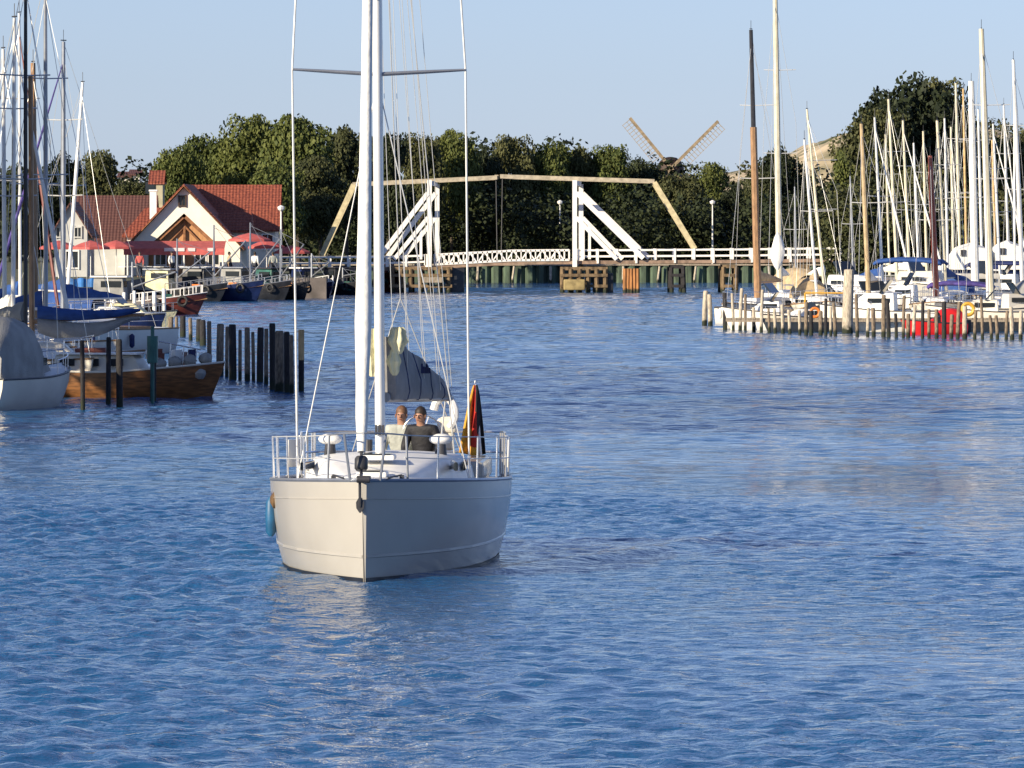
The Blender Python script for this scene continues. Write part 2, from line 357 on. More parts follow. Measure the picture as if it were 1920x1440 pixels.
def leaves(lobes, N, size, seed, fill=.25, flat=0):
    rg = np.random.default_rng(seed); L = np.array(lobes, float); vol = L[:, 3]*L[:, 4]+L[:, 5]*L[:, 3]; p = vol/vol.sum()
    idx = rg.choice(len(L), N, p=p); d = rg.normal(size=(N, 3)); d /= np.linalg.norm(d, axis=1)[:, None]
    rr = np.where(rg.random(N) < fill, rg.random(N)**.5, rg.uniform(.82, 1.12, N))
    wob = 1+.16*np.sin(d[:, 0]*5+idx)+.14*np.sin(d[:, 2]*6+d[:, 1]*4+idx*2)
    P = L[idx, :3]+d*L[idx, 3:6]*(rr*wob)[:, None]
    nrm = d*.8+rg.normal(size=(N, 3))*.55; nrm[:, 2] += .25; nrm /= np.linalg.norm(nrm, axis=1)[:, None]
    a = np.cross(nrm, rg.normal(size=(N, 3))); a /= np.linalg.norm(a, axis=1)[:, None]; bb = np.cross(nrm, a)
    s = (size*rg.uniform(.55, 1.35, N))[:, None]; s2 = s*rg.uniform(.5, .9, N)[:, None]
    V = np.stack([P-a*s, P-bb*s2+nrm*s*.2, P+a*s, P+bb*s2-nrm*s*.15], 1).reshape(-1, 3)
    return V, np.arange(4*N).reshape(-1, 4)
def leaf_obj(name, lobes, N, size, seed, m, parent=None, fill=.25):
    V, Fc = leaves(lobes, N, size, seed, fill); me = bpy.data.meshes.new(name)
    me.vertices.add(len(V)); me.vertices.foreach_set('co', V.astype(np.float32).ravel())
    me.loops.add(Fc.size); me.loops.foreach_set('vertex_index', Fc.astype(np.int32).ravel()); me.polygons.add(len(Fc))
    me.polygons.foreach_set('loop_start', np.arange(0, Fc.size, 4, dtype=np.int32)); me.update(calc_edges=True); me.materials.append(m)
    o = bpy.data.objects.new(name, me); COL.objects.link(o); o.parent = parent; return o
def make_tree(kind, seed, N=17000, size=.017):
    """unit tree: height 1, crown about 0.8 wide; scaled when placed"""
    rg = random.Random(seed); root = empty('broadleaf_tree', (0, 0, 0)); lobes = []
    lo = .2 if kind != 2 else .1
    for i in range(20):
        t = rg.random(); z = lo+.16+t*(.66-lo*.5); rad = .30*math.sin(math.pi*min(1, .22+.72*(z-lo)/(1-lo)))**.6
        a = rg.uniform(0, 6.28); q = rg.uniform(.10, .17)
        lobes.append((math.cos(a)*rad*.85, math.sin(a)*rad*.85, z, q*1.1, q*1.1, q*.85))
    lobes.append((0, 0, .58, .22, .22, .28)); lobes.append((rg.uniform(-.06, .06), 0, .85, .12, .12, .10))
    leaf_obj('crown', lobes, N, size, seed, LM[kind], root, .3)
    t = MB(); t.tube([(0, 0, -.02), (.008, .004, .2), (-.01, 0, .45), (.01, 0, .75)], [.03, .022, .016, .005], 8)
    for i in range(7):
        a = rg.uniform(0, 6.28); z = rg.uniform(.2, .5); l = rg.uniform(.16, .28)
        t.tube([(0, 0, z), (math.cos(a)*l*.5, math.sin(a)*l*.5, z+l*.45), (math.cos(a)*l, math.sin(a)*l, z+l*.8)], [.011, .007, .003], 5)
    t.build('trunk', bark, root, smooth=True); return root
protos = {}
def place_tree(px, top, Y, wpx, kind, seed, label, name='broadleaf_tree', group=None, z0=GZ):
    key = (kind, seed % 3)
    if key not in protos: protos[key] = make_tree(*key); o = protos[key]
    else: o = copy_tree(protos[key])
    h = ZZ(top, Y)-z0; wd = wpx*Y/F/.86
    o.location = (XX(px, Y), Y, z0); o.scale = (wd, wd*.95, h/1.0); o.rotation_euler = (0, 0, (seed*1.7) % 6.28)
    tag(o, label, 'tree', group); o.name = name; return o
G1 = 'trees of the wood behind the bridge'; G2 = 'trees behind the red roofed house'; G3 = 'trees on the right bank'
T = [  # px, top, Y, width px, kind, seed, label, group
 (30, 300, 372, 150, 2, 1, 'dark tree at the left edge behind the near masts', G2),
 (120, 278, 410, 120, 2, 4, 'dark tree above the grey gabled house, beside the leaning mast', G2),
 (180, 290, 400, 110, 1, 5, 'olive tree with a low round crown right of the leaning mast', G2),
 (250, 345, 380, 90, 1, 2, 'low olive tree between the dark roof and the white gable', G2),
 (335, 268, 372, 110, 0, 6, 'green tree rising just over the peak of the white gable', G2),
 (392, 244, 378, 130, 0, 7, 'broad green tree directly behind the red roof', G2),
 (462, 226, 376, 140, 0, 8, 'tall green tree above the right end of the red roof', G2),
 (560, 208, 372, 175, 0, 9, 'tallest green tree left of the yacht mast', G2),
 (520, 300, 358, 120, 0, 13, 'smaller green tree in front of the tallest one', G2),
 (600, 300, 362, 130, 1, 14, 'olive tree standing over the left end of the bridge', G2),
 (650, 228, 384, 130, 1, 10, 'olive tree directly behind the rolled foresail of the yacht', G2),
 (726, 246, 392, 115, 2, 11, 'dark tree just right of the yacht mast', G1),
 (790, 243, 400, 100, 1, 12, 'olive tree above the left bridge tower', G1),
 (846, 236, 404, 115, 0, 15, 'green round topped tree behind the right hand shroud', G1),
 (905, 266, 408, 100, 2, 16, 'dark tree above the meeting point of the two bridge beams', G1),
 (962, 262, 410, 105, 1, 17, 'olive tree over the middle of the bridge', G1),
 (1030, 260, 412, 110, 0, 18, 'green tree over the left half of the right bridge beam', G1),
 (1085, 266, 414, 90, 1, 19, 'olive tree with a pointed top above the right bridge tower', G1),
 (1140, 280, 414, 110, 0, 20, 'green tree below the left windmill sail', G1),
 (1200, 286, 418, 105, 2, 21, 'dark tree just left of the windmill cap', G1),
 (1275, 322, 412, 110, 1, 22, 'olive tree in front of the windmill', G1),
 (1330, 312, 424, 90, 0, 23, 'green tree between the windmill and the pale hill', G1),
 (1385, 338, 420, 95, 2, 24, 'dark tree behind the brown mast', G1),
 (1462, 262, 440, 110, 2, 25, 'dark tall tree behind the thick cream mast', G1),
 (1430, 330, 415, 90, 1, 26, 'olive tree between the brown mast and the cream mast', G1),
 (1520, 345, 410, 100, 2, 27, 'dark tree behind the pair of leaning masts', G1),
 (1585, 360, 372, 90, 1, 28, 'low olive tree below the sandy slope', G3),
 (1600, 285, 470, 110, 0, 29, 'green tree on the slope left of the largest tree', G3),
 (1648, 195, 350, 150, 1, 30, 'olive tree forming the left shoulder of the largest tree', G3),
 (1705, 126, 352, 240, 2, 31, 'largest dark tree crowning the right bank', G3),
 (1772, 160, 356, 150, 1, 32, 'olive tree forming the right shoulder of the largest tree', G3),
 (1720, 300, 345, 130, 1, 33, 'lower olive tree beneath the largest tree', G3),
 (1795, 300, 348, 110, 2, 34, 'dark tree behind the thick white mast', G3),
 (1850, 262, 360, 120, 0, 35, 'green tree right of the thick white mast', G3),
 (1905, 246, 362, 120, 1, 36, 'olive tree at the right edge of the picture', G3),
]
for t in T: place_tree(t[0], t[1], t[2], t[3], t[4], t[5], t[6], group=t[7])
ORDS = ('nearest', 'second', 'third', 'fourth', 'fifth', 'sixth', 'seventh', 'farthest')
# tall trees of the left bank (out of frame; they shade the near left berths)
for i, (x, y, h, wd) in enumerate([(-23.5, 92, 15, 11), (-24, 99, 17, 12), (-23, 106, 16, 11), (-25, 113, 17, 12), (-25, 120, 16, 12), (-26, 127, 16, 12), (-28, 134, 15, 12), (-29, 142, 14, 12)]):
    o = copy_tree(protos[(0, i % 3)] if (0, i % 3) in protos else list(protos.values())[0])
    o.location = (x, y, GZ); o.scale = (wd, wd, h); o.rotation_euler = (0, 0, i*1.3); o.name = 'broadleaf_tree'
    tag(o, ORDS[i]+' of the tall bank trees standing out to the left of the near berths', 'tree', 'trees on the near left bank')
# far wood as one mass, undergrowth below it; leaves darkened to stand for shade
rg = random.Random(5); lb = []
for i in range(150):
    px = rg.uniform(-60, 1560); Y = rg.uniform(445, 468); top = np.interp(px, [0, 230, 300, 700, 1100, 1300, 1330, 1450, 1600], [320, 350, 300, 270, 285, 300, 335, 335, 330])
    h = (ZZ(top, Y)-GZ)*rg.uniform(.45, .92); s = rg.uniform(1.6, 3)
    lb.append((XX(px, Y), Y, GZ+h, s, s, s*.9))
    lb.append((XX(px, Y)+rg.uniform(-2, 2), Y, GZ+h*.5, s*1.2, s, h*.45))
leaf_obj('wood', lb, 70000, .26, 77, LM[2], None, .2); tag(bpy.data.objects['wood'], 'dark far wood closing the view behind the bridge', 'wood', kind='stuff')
lb = []
for i in range(230):
    px = rg.uniform(1180, 1950); Y = rg.uniform(486, 540); x = XX(px, 520); u = min(1, (Y-478)/60); u = u*u*(3-2*u)
    top = np.interp(960+x*F/520, [1180, 1300, 1400, 1480, 1560, 1640, 1760, 2100], [2.5, 9.2, 10.4, 11, 13.4, 15.2, 16, 14]); sc_ = rg.uniform(.5, 1.5)
    if (1320 < px < 1400 and u > .6 and rg.random() < .9) or (1500 < px < 1620 and u > .3 and rg.random() < .75): continue
    lb.append((x, Y, GZ+u*top+sc_*.4, sc_*1.4, sc_*1.4, sc_))
leaf_obj('hillside_scrub', lb, 26000, .20, 79, LM[1], None, .2); tag(bpy.data.objects['hillside_scrub'], 'olive scrub spread over the pale hill at the right', 'scrub', kind='stuff')
lb = []
for i in range(120):
    px = rg.uniform(1560, 1960); Y = rg.uniform(328, 350); s = rg.uniform(.9, 1.9); h = rg.uniform(.4, 5.5)
    lb.append((XX(px, Y), Y, GZ+h, s, s, s))
leaf_obj('right_bank_thicket', lb, 42000, .17, 80, LM[1], None, .2); tag(bpy.data.objects['right_bank_thicket'], 'olive bushes filling the right bank behind the crowded masts', 'bushes', kind='stuff')
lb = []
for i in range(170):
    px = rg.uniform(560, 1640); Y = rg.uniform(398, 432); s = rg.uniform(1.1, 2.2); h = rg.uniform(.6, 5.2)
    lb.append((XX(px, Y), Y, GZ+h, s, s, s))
leaf_obj('undergrowth', lb, 60000, .19, 78, LM[2], None, .2); tag(bpy.data.objects['undergrowth'], 'thicket along the far bank, leaves toned dark for shade under the trees', 'thicket', kind='stuff')

# ------------------------------------------------------------------ windmill
M['tanw'] = mat('bleached_tan_wood', (.26, .20, .13), .8, .3, 2)
Yw = 500; sc = F/Yw
wm = empty('windmill', (XX(1257, Yw), Yw, GZ), 'windmill with raised lattice sails showing above the far wood', 'windmill')
hub = ZZ(316, Yw)-GZ
MB().loft([[(math.cos(a)*r_, math.sin(a)*r_, z) for a in [i*math.pi/4+.39 for i in range(8)]] for r_, z in ((2.6, 0), (2.2, 4), (1.6, hub-1.2))]).build('tower', M['timberd'], wm)
cp = MB(); cp.loft([[(x*r_, y*r_*1.2, z) for x, y in [(math.cos(i*math.pi/6), math.sin(i*math.pi/6)) for i in range(12)]] for r_, z in ((1.6, hub-1.2), (1.5, hub+.1), (1.2, hub+.8), (.7, hub+1.2), (.2, hub+1.3))]).build('cap', M['timberd'], wm, smooth=True)
MB().tube([(0, -1, hub), (0, -3.4, hub)], .22, 8).build('windshaft', M['timber'], wm)
for dx, dy in ((1180-1257, 316-222), (1345-1257, 316-228), (-(1180-1257), -94), (-88, -88)):
    L = math.hypot(dx, dy)/sc; ux, uz = dx/sc/L, dy/sc/L; qx, qz = -uz, ux
    if uz > 0 and ux > 0: qx, qz = -qx, -qz
    if qx*1 > 0 and uz < 0: pass
    s_ = MB(); P0 = Vector((0, -3.3, hub)); U = Vector((ux, 0, uz)); Q = Vector((qx, 0, qz))
    s_.bar(P0, P0+U*L, .34, .36, 0, (0, 1, 0))
    for e in (.55, 1.15): s_.bar(P0+U*L*.25+Q*e, P0+U*L*.98+Q*e, .05, .07, 1, (0, 1, 0))
    for k in range(14):
        f_ = .25+.73*k/13; s_.bar(P0+U*L*f_-Q*.1, P0+U*L*f_+Q*1.2, .07, .09, 1, (0, 1, 0))
    s_.build('sail', [M['tanw'], M['plank']], wm)

# ------------------------------------------------------------------ drawbridge
YB = 334.0
br = empty('drawbridge', (0, YB, 0), 'white wooden double leaf drawbridge with beige balance beams spanning the river', 'bridge')
def B(px, py, dy=0): v = W(px, py, YB); return Vector((v.x, dy, v.z))
S = YB/F
def rt_(px): return float(np.interp(px, [500, 735, 810, 960, 1075, 1400, 1640], [481, 480, 477, 469, 468, 466, 463]))
DW = 2.2   # half width of the deck
d = MB()
pxs = list(range(510, 1641, 30))
rings = [[(XX(p, YB), y, ZZ(rt_(p)+z, YB)) for y, z in ((-DW, 21), (DW, 21), (DW, 27), (-DW, 27))] for p in pxs]
d.loft(rings).build('deck', M['deckwood'], br)
for side in (-DW-.03, DW+.03):
    for a, bb, nm in ((510, 800, 'railing'), (1084, 1640, 'railing')):
        q = MB(); ps = list(range(a, bb, 36))+[bb]
        for p0, p1 in zip(ps, ps[1:]):
            for z in (1.5, 13): q.bar((XX(p0, YB), side, ZZ(rt_(p0)+z, YB)), (XX(p1, YB), side, ZZ(rt_(p1)+z, YB)), .09, .13)
        for i, p in enumerate(ps): q.bar((XX(p, YB), side-.1*np.sign(side) if 0 else side, ZZ(rt_(p)+(26 if i % 2 else 20), YB)), (XX(p, YB), side, ZZ(rt_(p)-1, YB)), .16, .16)
        q.build(nm, M['bridgew'], br)
    q = MB(); ps = list(range(815, 1075, 9))       # picket railing on the two leaves
    for p0, p1 in zip(ps, ps[1:]):
        for z in (1, 19): q.bar((XX(p0, YB), side, ZZ(rt_(p0)+z, YB)), (XX(p1, YB), side, ZZ(rt_(p1)+z, YB)), .1, .15)
    for k, p in enumerate(ps):
        q.bar((XX(p, YB), side, ZZ(rt_(p)+20, YB)), (XX(p, YB), side, ZZ(rt_(p), YB)), .08, .10)
        if k % 3 == 0 and p+24 < 1075: q.bar((XX(p, YB), side+.01, ZZ(rt_(p)+19, YB)), (XX(p+13, YB), side+.01, ZZ(rt_(p)+1, YB)), .06, .09); q.bar((XX(p+26, YB), side+.01, ZZ(rt_(p)+19, YB)), (XX(p+13, YB), side+.01, ZZ(rt_(p)+1, YB)), .06, .09)
    q.build('picket_railing', M['bridgew'], br)
for px, sg in ((806, -1), (1077, 1)):
    for y, ox in ((-DW-.15, 0), (DW+.15, 13)):
        MB().bar(B(px+ox, 500, y), B(px+ox, 338 if ox == 0 else 345, y), .34, .34).build('tower_post', M['bridgew'], br)
        MB().bar(B(px+ox+sg*3, 362, y), B(px+ox+sg*128 if sg > 0 else px+ox-95, 484, y), .34, .42, 0, (0, 1, 0)).build('brace', M['bridgew'], br)
        MB().bar(B(px+ox+sg*3, 408, y), B(px+ox+sg*78 if sg > 0 else px+ox-66, 486, y), .30, .36, 0, (0, 1, 0)).build('brace', M['bridgew'], br)
        MB().bar(B(px+ox+sg*16, 424, y), B(px+ox+sg*16, 486, y), .2, .2).build('tower_post', M['bridgew'], br)
    MB().bar(B(px+4, 344, -DW-.1), B(px+10, 344, DW+.1), .3, .35).build('crossbeam', M['bridgew'], br)
for y in (-DW+.35, DW-.35):
    for pts, w0 in (((662, 346, 932, 333), .3), ((938, 331, 1226, 340), .3)):
        a, bb, cc, dd = pts
        MB().bar(B(a, bb, y), B(cc, dd, y), .3, .34, 0, (0, 1, 0)).build('balance_beam', M['bridgeb'], br)
    for pts in ((664, 346, 604, 478), (1226, 342, 1302, 466)):
        a, bb, cc, dd = pts
        MB().bar(B(a, bb, y), B(cc, dd, y), .34, .42, 0, (0, 1, 0)).build('tail_strut', M['bridgey'], br)
    MB().tube([B(930, 334, y), B(932, 470, y)], .035, 5).build('lifting_chain', M['dark'], br)
    MB().tube([B(942, 333, y), B(940, 470, y)], .035, 5).build('lifting_chain', M['dark'], br)
for px, py in ((668, 346), (931, 332), (941, 331), (1222, 340)):
    MB().bar(B(px, py, -DW+.5), B(px, py, DW-.5), .28, .3).build('crossbeam', M['bridgeb'], br)
def pier(px, w_, ptop, m_, n_, dark=False):
    q = MB(); x0 = XX(px, YB)
    for i in range(n_):
        for y in (-3.4, -1.2, 1.2, 3.4):
            x = x0+(i/(max(1, n_-1))-.5)*w_*S; q.tube([(x+random.uniform(-.1, .1), y, -1), (x, y, ZZ(ptop, YB))], .17, 7)
    for z in (.5, 1.3): q.bar((x0-w_*S*.55, -3.55, z), (x0+w_*S*.55, -3.55, z), .16, .22)
    q.bar((x0-w_*S*.55, 0, ZZ(ptop-1, YB)), (x0+w_*S*.55, 0, ZZ(ptop-1, YB)), 6.9, .24)
    return q.build('pier', m_, br)
pier(790, 106, 504, M['pier'], 7); pier(1094, 80, 504, M['pier'], 6); pier(1268, 22, 501, M['postd'], 2)
pier(640, 22, 502, M['postd'], 2); pier(1366, 24, 500, M['pier'], 2); pier(560, 22, 504, M['postd'], 2); pier(1500, 24, 500, M['pier'], 2)
q = MB(); q.box((XX(1076, YB), -3.9, .6), (1.6, .7, .8)); q.build('fender_box', M['piery'], br, bevel=.08)
q = MB(); q.box((XX(812, YB), -3.9, .95), (1.5, .5, .42)); q.build('fender_box', M['plank'], br, bevel=.05)
q = MB()
for i in range(5): q.tube([(XX(1170+i*6, YB), -4.0+.1*(i % 2), -1), (XX(1170+i*6, YB), -4.0, ZZ(503, YB))], .15, 7)
q.build('dolphin', M['piero'], br)
q = MB(); q.box((XX(858-5, YB), -1.2, .9), (1.4, 3, 1.9)); q.build('pier_core', M['blackhull'], br)
q = MB(); q.box((XX(1130, YB), -1.2, .7), (1.5, 3, 1.5)); q.build('pier_core', M['blackhull'], br)

# ------------------------------------------------------------------ houses
def gable_house(name, label, x0, x1, y0, y1, eave, ridge, wall, roof, axis='x', hipl=0, hipr=0, over=.35, loc=None):
    """walls x0..x1, y0..y1 in world metres; ridge along x or y"""
    root = empty(name, ((x0+x1)/2, (y0+y1)/2, GZ), label, 'house'); cx, cy = root.location.x, root.location.y
    a, b_, c_, d_ = x0-cx, x1-cx, y0-cy, y1-cy; e, r_ = eave-GZ, ridge-GZ
    wl = MB()
    if axis == 'x':
        wl.add([(a, c_, -.2), (b_, c_, -.2), (b_, d_, -.2), (a, d_, -.2), (a, c_, e), (b_, c_, e), (b_, d_, e), (a, d_, e)], [(0, 1, 5, 4), (1, 2, 6, 5), (2, 3, 7, 6), (3, 0, 4, 7)])
        if not hipl: wl.add([(a, c_, e), (a, d_, e), (a, 0, r_-.05)], [(0, 1, 2)])
        if not hipr: wl.add([(b_, c_, e), (b_, d_, e), (b_, 0, r_-.05)], [(0, 1, 2)])
        A, Bx = a-over, b_+over; yy = (d_-c_)/2+over; k = (r_-e)/((d_-c_)/2); ez = e-over*k; t = .14
        pts = [(A, -yy, ez), (Bx, -yy, ez), (Bx, yy, ez), (A, yy, ez), (A+hipl, 0, r_), (Bx-hipr, 0, r_)]
    else:
        wl.add([(a, c_, -.2), (b_, c_, -.2), (b_, d_, -.2), (a, d_, -.2), (a, c_, e), (b_, c_, e), (b_, d_, e), (a, d_, e)], [(0, 1, 5, 4), (1, 2, 6, 5), (2, 3, 7, 6), (3, 0, 4, 7)])
        wl.add([(a, c_, e), (b_, c_, e), (0, c_, r_-.05)], [(0, 1, 2)]); wl.add([(a, d_, e), (b_, d_, e), (0, d_, r_-.05)], [(0, 1, 2)])
        C, D = c_-over, d_+over; xx_ = (b_-a)/2+over; k = (r_-e)/((b_-a)/2); ez = e-over*k; t = .14
        pts = [(-xx_, D, ez), (-xx_, C, ez), (xx_, C, ez), (xx_, D, ez), (0, D, r_), (0, C, r_)]
    wl.build('wall', wall, root)
    rf = MB(); n_ = len(pts); lowr = [(x, y, z-t) for x, y, z in pts]
    if axis == 'x': fcs = [(0, 1, 5, 4), (2, 3, 4, 5), (3, 0, 4), (1, 2, 5)]
    else: fcs = [(0, 1, 5, 4), (2, 3, 4, 5)]
    rf.add([(x, y, z+.03) for x, y, z in pts], fcs if hipl or axis == 'y' else fcs[:2]+([fcs[3]] if hipr else []))
    rf.add(lowr, [f[::-1] for f in (fcs[:2])]); rf.add([(x, y, z+.03) for x, y, z in pts]+lowr, [(0, 1, 7, 6), (1, 2, 8, 7), (2, 3, 9, 8), (3, 0, 6, 9)] if axis == 'x' else [(0, 1, 7, 6), (2, 3, 9, 8), (1, 5, 11, 7), (5, 2, 8, 11), (0, 4, 10, 6), (4, 3, 9, 10)])
    rf.build('roof', roof, root)
    return root
def win(root, x, y, z, w_, h_, m_frame, depth=.12):
    """front-facing window; x, z local centre, y local wall plane"""
    f_ = MB()
    for s_ in (-1, 1): f_.box((x+s_*w_/2, y-.04, z), (.09, depth, h_+.18)); f_.box((x, y-.045, z+s_*h_/2), (w_-.09, depth, .09))
    f_.box((x, y-.03, z), (.05, .06, h_-.09)); o = f_.build('window', m_frame, root)
    MB().box((x, y-.012, z), (w_-.09, .02, h_-.09)).build('pane', M['glass'], o)
YH = 325.0
def hx_(px, Y=YH): return XX(px, Y)
# long red roofed wing
h1 = gable_house('restaurant_house', 'long red roofed house with a lit orange tile slope behind the white gable', hx_(352), hx_(514), 325, 333, ZZ(424, 325), ZZ(347, 329), M['plaster'], M['tile'], 'x')
h0 = gable_house('left_annex', 'low annex with a sunlit orange roof at the left foot of the white gable', hx_(236, 321), hx_(290, 321), 321, 327, ZZ(436, 321), ZZ(390, 324), M['plaster'], M['tile'], 'x', hipl=1.5)
h0.name = 'annex'
lx = h1.location.x
for p in (460, 500): win(h1, hx_(p)-lx, -4, 2.4, .8, 1.1, M['white'])
# white cross gable
yg0 = 318.5
h2 = empty('gable_wing', (hx_(343, yg0), yg0, GZ), 'white plastered gable wing with small attic window over the red awning', 'house')
def g2(px, py): v = W(px, py, yg0); return (v.x-h2.location.x, v.z-GZ)
wl = MB(); a, b_, c_ = g2(240, 462), g2(450, 462), g2(345, 352)
p1, p2, p3, p4 = g2(282, 462), g2(345, 402), g2(412, 462), g2(345, 402)
bl, brr = g2(240, 530), g2(450, 530)
il, ir, it = g2(278, 462), g2(412, 462), g2(345, 400)
V_ = [(a[0], 0, a[1]), (c_[0], 0, c_[1]), (b_[0], 0, b_[1]), (ir[0], 0, ir[1]), (it[0], 0, it[1]), (il[0], 0, il[1])]
wl.add(V_, [(0, 1, 4, 5), (1, 2, 3, 4)])
wl.add([(bl[0], 0, 0), (il[0], 0, 0), (il[0], 0, il[1]), (a[0], 0, a[1])], [(0, 1, 2, 3)]); wl.add([(ir[0], 0, 0), (b_[0], 0, 0), (b_[0], 0, b_[1]), (ir[0], 0, ir[1])], [(0, 1, 2, 3)])
wl.add([(a[0], 0, 0), (a[0], 0, a[1]), (a[0], 12, a[1]), (a[0], 12, 0)], [(0, 1, 2, 3)]); wl.add([(b_[0], 0, 0), (b_[0], 0, b_[1]), (b_[0], 12, b_[1]), (b_[0], 12, 0)], [(0, 1, 2, 3)])
wl.build('wall', M['plaster'], h2)
iw = MB(); iw.add([(il[0], .7, 0), (ir[0], .7, 0), (ir[0], .7, ir[1]), (it[0], .7, it[1]), (il[0], .7, il[1])], [(0, 1, 2, 3, 4)])
iw.build('recessed_wall', mat('ochre_boarding', (.50, .26, .12), .75, .2, 3, stretch=(6, 1, .6)), h2)
tb = MB()
tb.bar((il[0], .2, il[1]), (it[0], .2, it[1]), .5, .16, 0, (0, 1, 0)); tb.bar((ir[0], .2, ir[1]), (it[0], .2, it[1]), .5, .16, 0, (0, 1, 0))
tb.bar((it[0], .55, it[1]-.1), (it[0], .55, 1.2), .16, .16); tb.bar((it[0], .55, it[1]-.9), (it[0]-1.3, .55, il[1]+.1), .12, .12, 0, (0, 1, 0)); tb.bar((it[0], .55, it[1]-.9), (it[0]+1.3, .55, il[1]+.1), .12, .12, 0, (0, 1, 0))
tb.build('timber_frame', M['timber'], h2)
rf = MB(); ov = .3
for sg, q in ((-1, a), (1, b_)):
    e0 = (q[0]+sg*ov, q[1]-ov*.9); t0 = (c_[0], c_[1]+.1)
    rf.add([(e0[0], -.4, e0[1]), (t0[0], -.4, t0[1]), (t0[0], 15, t0[1]), (e0[0], 15, e0[1]), (e0[0], -.4, e0[1]+.16), (t0[0], -.4, t0[1]+.18), (t0[0], 15, t0[1]+.18), (e0[0], 15, e0[1]+.16)],
           [(0, 1, 2, 3), (7, 6, 5, 4), (0, 4, 5, 1), (3, 2, 6, 7), (0, 3, 7, 4)])
rf.build('roof', M['tile'], h2)
vb = MB()
for sg, q in ((-1, a), (1, b_)): vb.bar((q[0]+sg*ov, -.42, q[1]-ov*.9+.02), (c_[0], -.42, c_[1]+.12), .04, .2, 0, (0, 1, 0))
vb.build('bargeboard', M['timber'], h2)
wx, wz = g2(342, 377); win(h2, wx, 0, wz, .5, .7, M['timberd'])
ch = MB(); q = g2(286, 385); ch.box((q[0], 1.2, q[1]), (.5, .5, 2.0)); ch.box((q[0], 1.2, q[1]+1.05), (.62, .62, .14)); ch.build('chimney', M['white'], h2, bevel=.03)
for px in (300, 330, 375, 400): x_, z_ = g2(px, 505); win(h2, x_, .7, 1.5, .8, 1.5, M['white'])
# right dormer-like lower roof
h3 = gable_house('side_annex', 'small orange roofed annex at the right foot of the white gable', hx_(415, 320), hx_(462, 320), 320, 324.8, ZZ(428, 320), ZZ(396, 322), M['plaster'], M['tile'], 'x', hipr=.1)
h4 = gable_house('grey_gable_house', 'grey plastered gable house with two dark windows at the far left', hx_(98, 310), hx_(160, 310), 310, 318, ZZ(428, 310), ZZ(378, 310), M['plasterg'], M['tiled'], 'y')
win(h4, -.75, -4, 2.9+.2, .5, .7, M['plasterg']); win(h4, .5, -4, 3.1, .5, .7, M['plasterg']); win(h4, .1, -4, 1.2, .9, 1.2, M['white'])
h5 = gable_house('dark_roofed_house', 'long low house under a maroon tiled roof toned dark for shade, left of the white gable', hx_(140, 322), hx_(278, 322), 322, 331, ZZ(452, 322), ZZ(367, 326), M['plasterg'], M['tiled'], 'x')
h6 = gable_house('tower_house', 'small cream house with a red roof peeping up behind the white gable', hx_(281, 345), hx_(304, 345), 345, 348, ZZ(340, 345), ZZ(320, 346), mat('cream_wall', (.42, .38, .26), .85, .1, 2), M['tile'], 'x', over=.15)
MB().box((-.5, -1.58, ZZ(352, 345)-GZ), (.7, .05, .9)).build('window', M['glass'], h6)
for i, (px, py, w_, nm, lb_) in enumerate(((232, 322, 18, 'cream_house', 'tiny cream house far off left of the red roofs'), (252, 318, 16, 'cream_house', 'tiny cream house with a spire mast far off between the trees'))):
    hh = gable_house(nm, lb_, XX(px-w_/2, 600), XX(px+w_/2, 600), 600, 606, ZZ(py+8, 600), ZZ(py, 603), M['plaster'], M['tiled'], 'x')
aw = empty('terrace_awning', (hx_(330, 315), 315, GZ), 'long red awning with pale lettering panels along the terrace below the gable', 'awning')
ax = lambda p: XX(p, 315)-aw.location.x
q = MB(); 
for i in range(18):
    x0_ = ax(232+i*10.5); x1_ = ax(232+(i+1)*10.5); zt, zm, zb = ZZ(452, 315)-GZ, ZZ(466, 315)-GZ, ZZ(478, 315)-GZ
    q.add([(x0_, 2.6, zt), (x1_, 2.6, zt), (x1_, 0, zm), (x0_, 0, zm), (x1_, -.03, zb), (x0_, -.03, zb)], [(0, 1, 2, 3), (3, 2, 4, 5)], 0)
q.build('canvas', M['awn'], aw)
for p0, p1 in ((308, 346), (352, 366), (389, 402)): MB().box(((ax(p0)+ax(p1))/2, -.06, ZZ(468, 315)-GZ), (ax(p1)-ax(p0), .03, .24)).build('sign_panel', M['awnw'], aw)
q = MB()
for p in (236, 290, 345, 400, 418): q.tube([(ax(p), .05, 0), (ax(p), .05, ZZ(468, 315)-GZ)], .06, 6)
q.build('posts', M['white'], aw)
aw2 = empty('red_parasol', (hx_(468, 312), 312, GZ), 'red parasol standing right of the long awning', 'parasol')
def parasol(root, m_, h=2.7, r_=1.5):
    q = MB(); q.loft([[(math.cos(a)*rr, math.sin(a)*rr, z) for a in [i*math.pi/4 for i in range(8)]] for rr, z in ((r_, h-.55), (r_*.98, h-.4), (r_*.5, h-.12), (.04, h+.05))]); q.build('canopy', m_, root); MB().tube([(0, 0, 0), (0, 0, h-.3)], .03, 6).build('pole', M['white'], root)
parasol(aw2, M['awn'], 3.0)
for p, Y_, m_, lb_ in ((170, 300.5, 'awn', 'red parasol behind the blue tarpaulin'), (110, 302, 'awn', 'faded red parasol in front of the grey gable house'), (218, 308, 'awn', 'dark red parasol at the left end of the awning'), (500, 314, 'awn', 'red parasol beside the lamp post'), (548, 322, 'awn', 'low red parasol near the left end of the bridge')):
    o = empty('red_parasol', (XX(p, Y_), Y_, GZ), lb_, 'parasol', 0, 'parasols on the terrace'); parasol(o, M[m_], 2.5 if p != 548 else 2.1, 1.3)
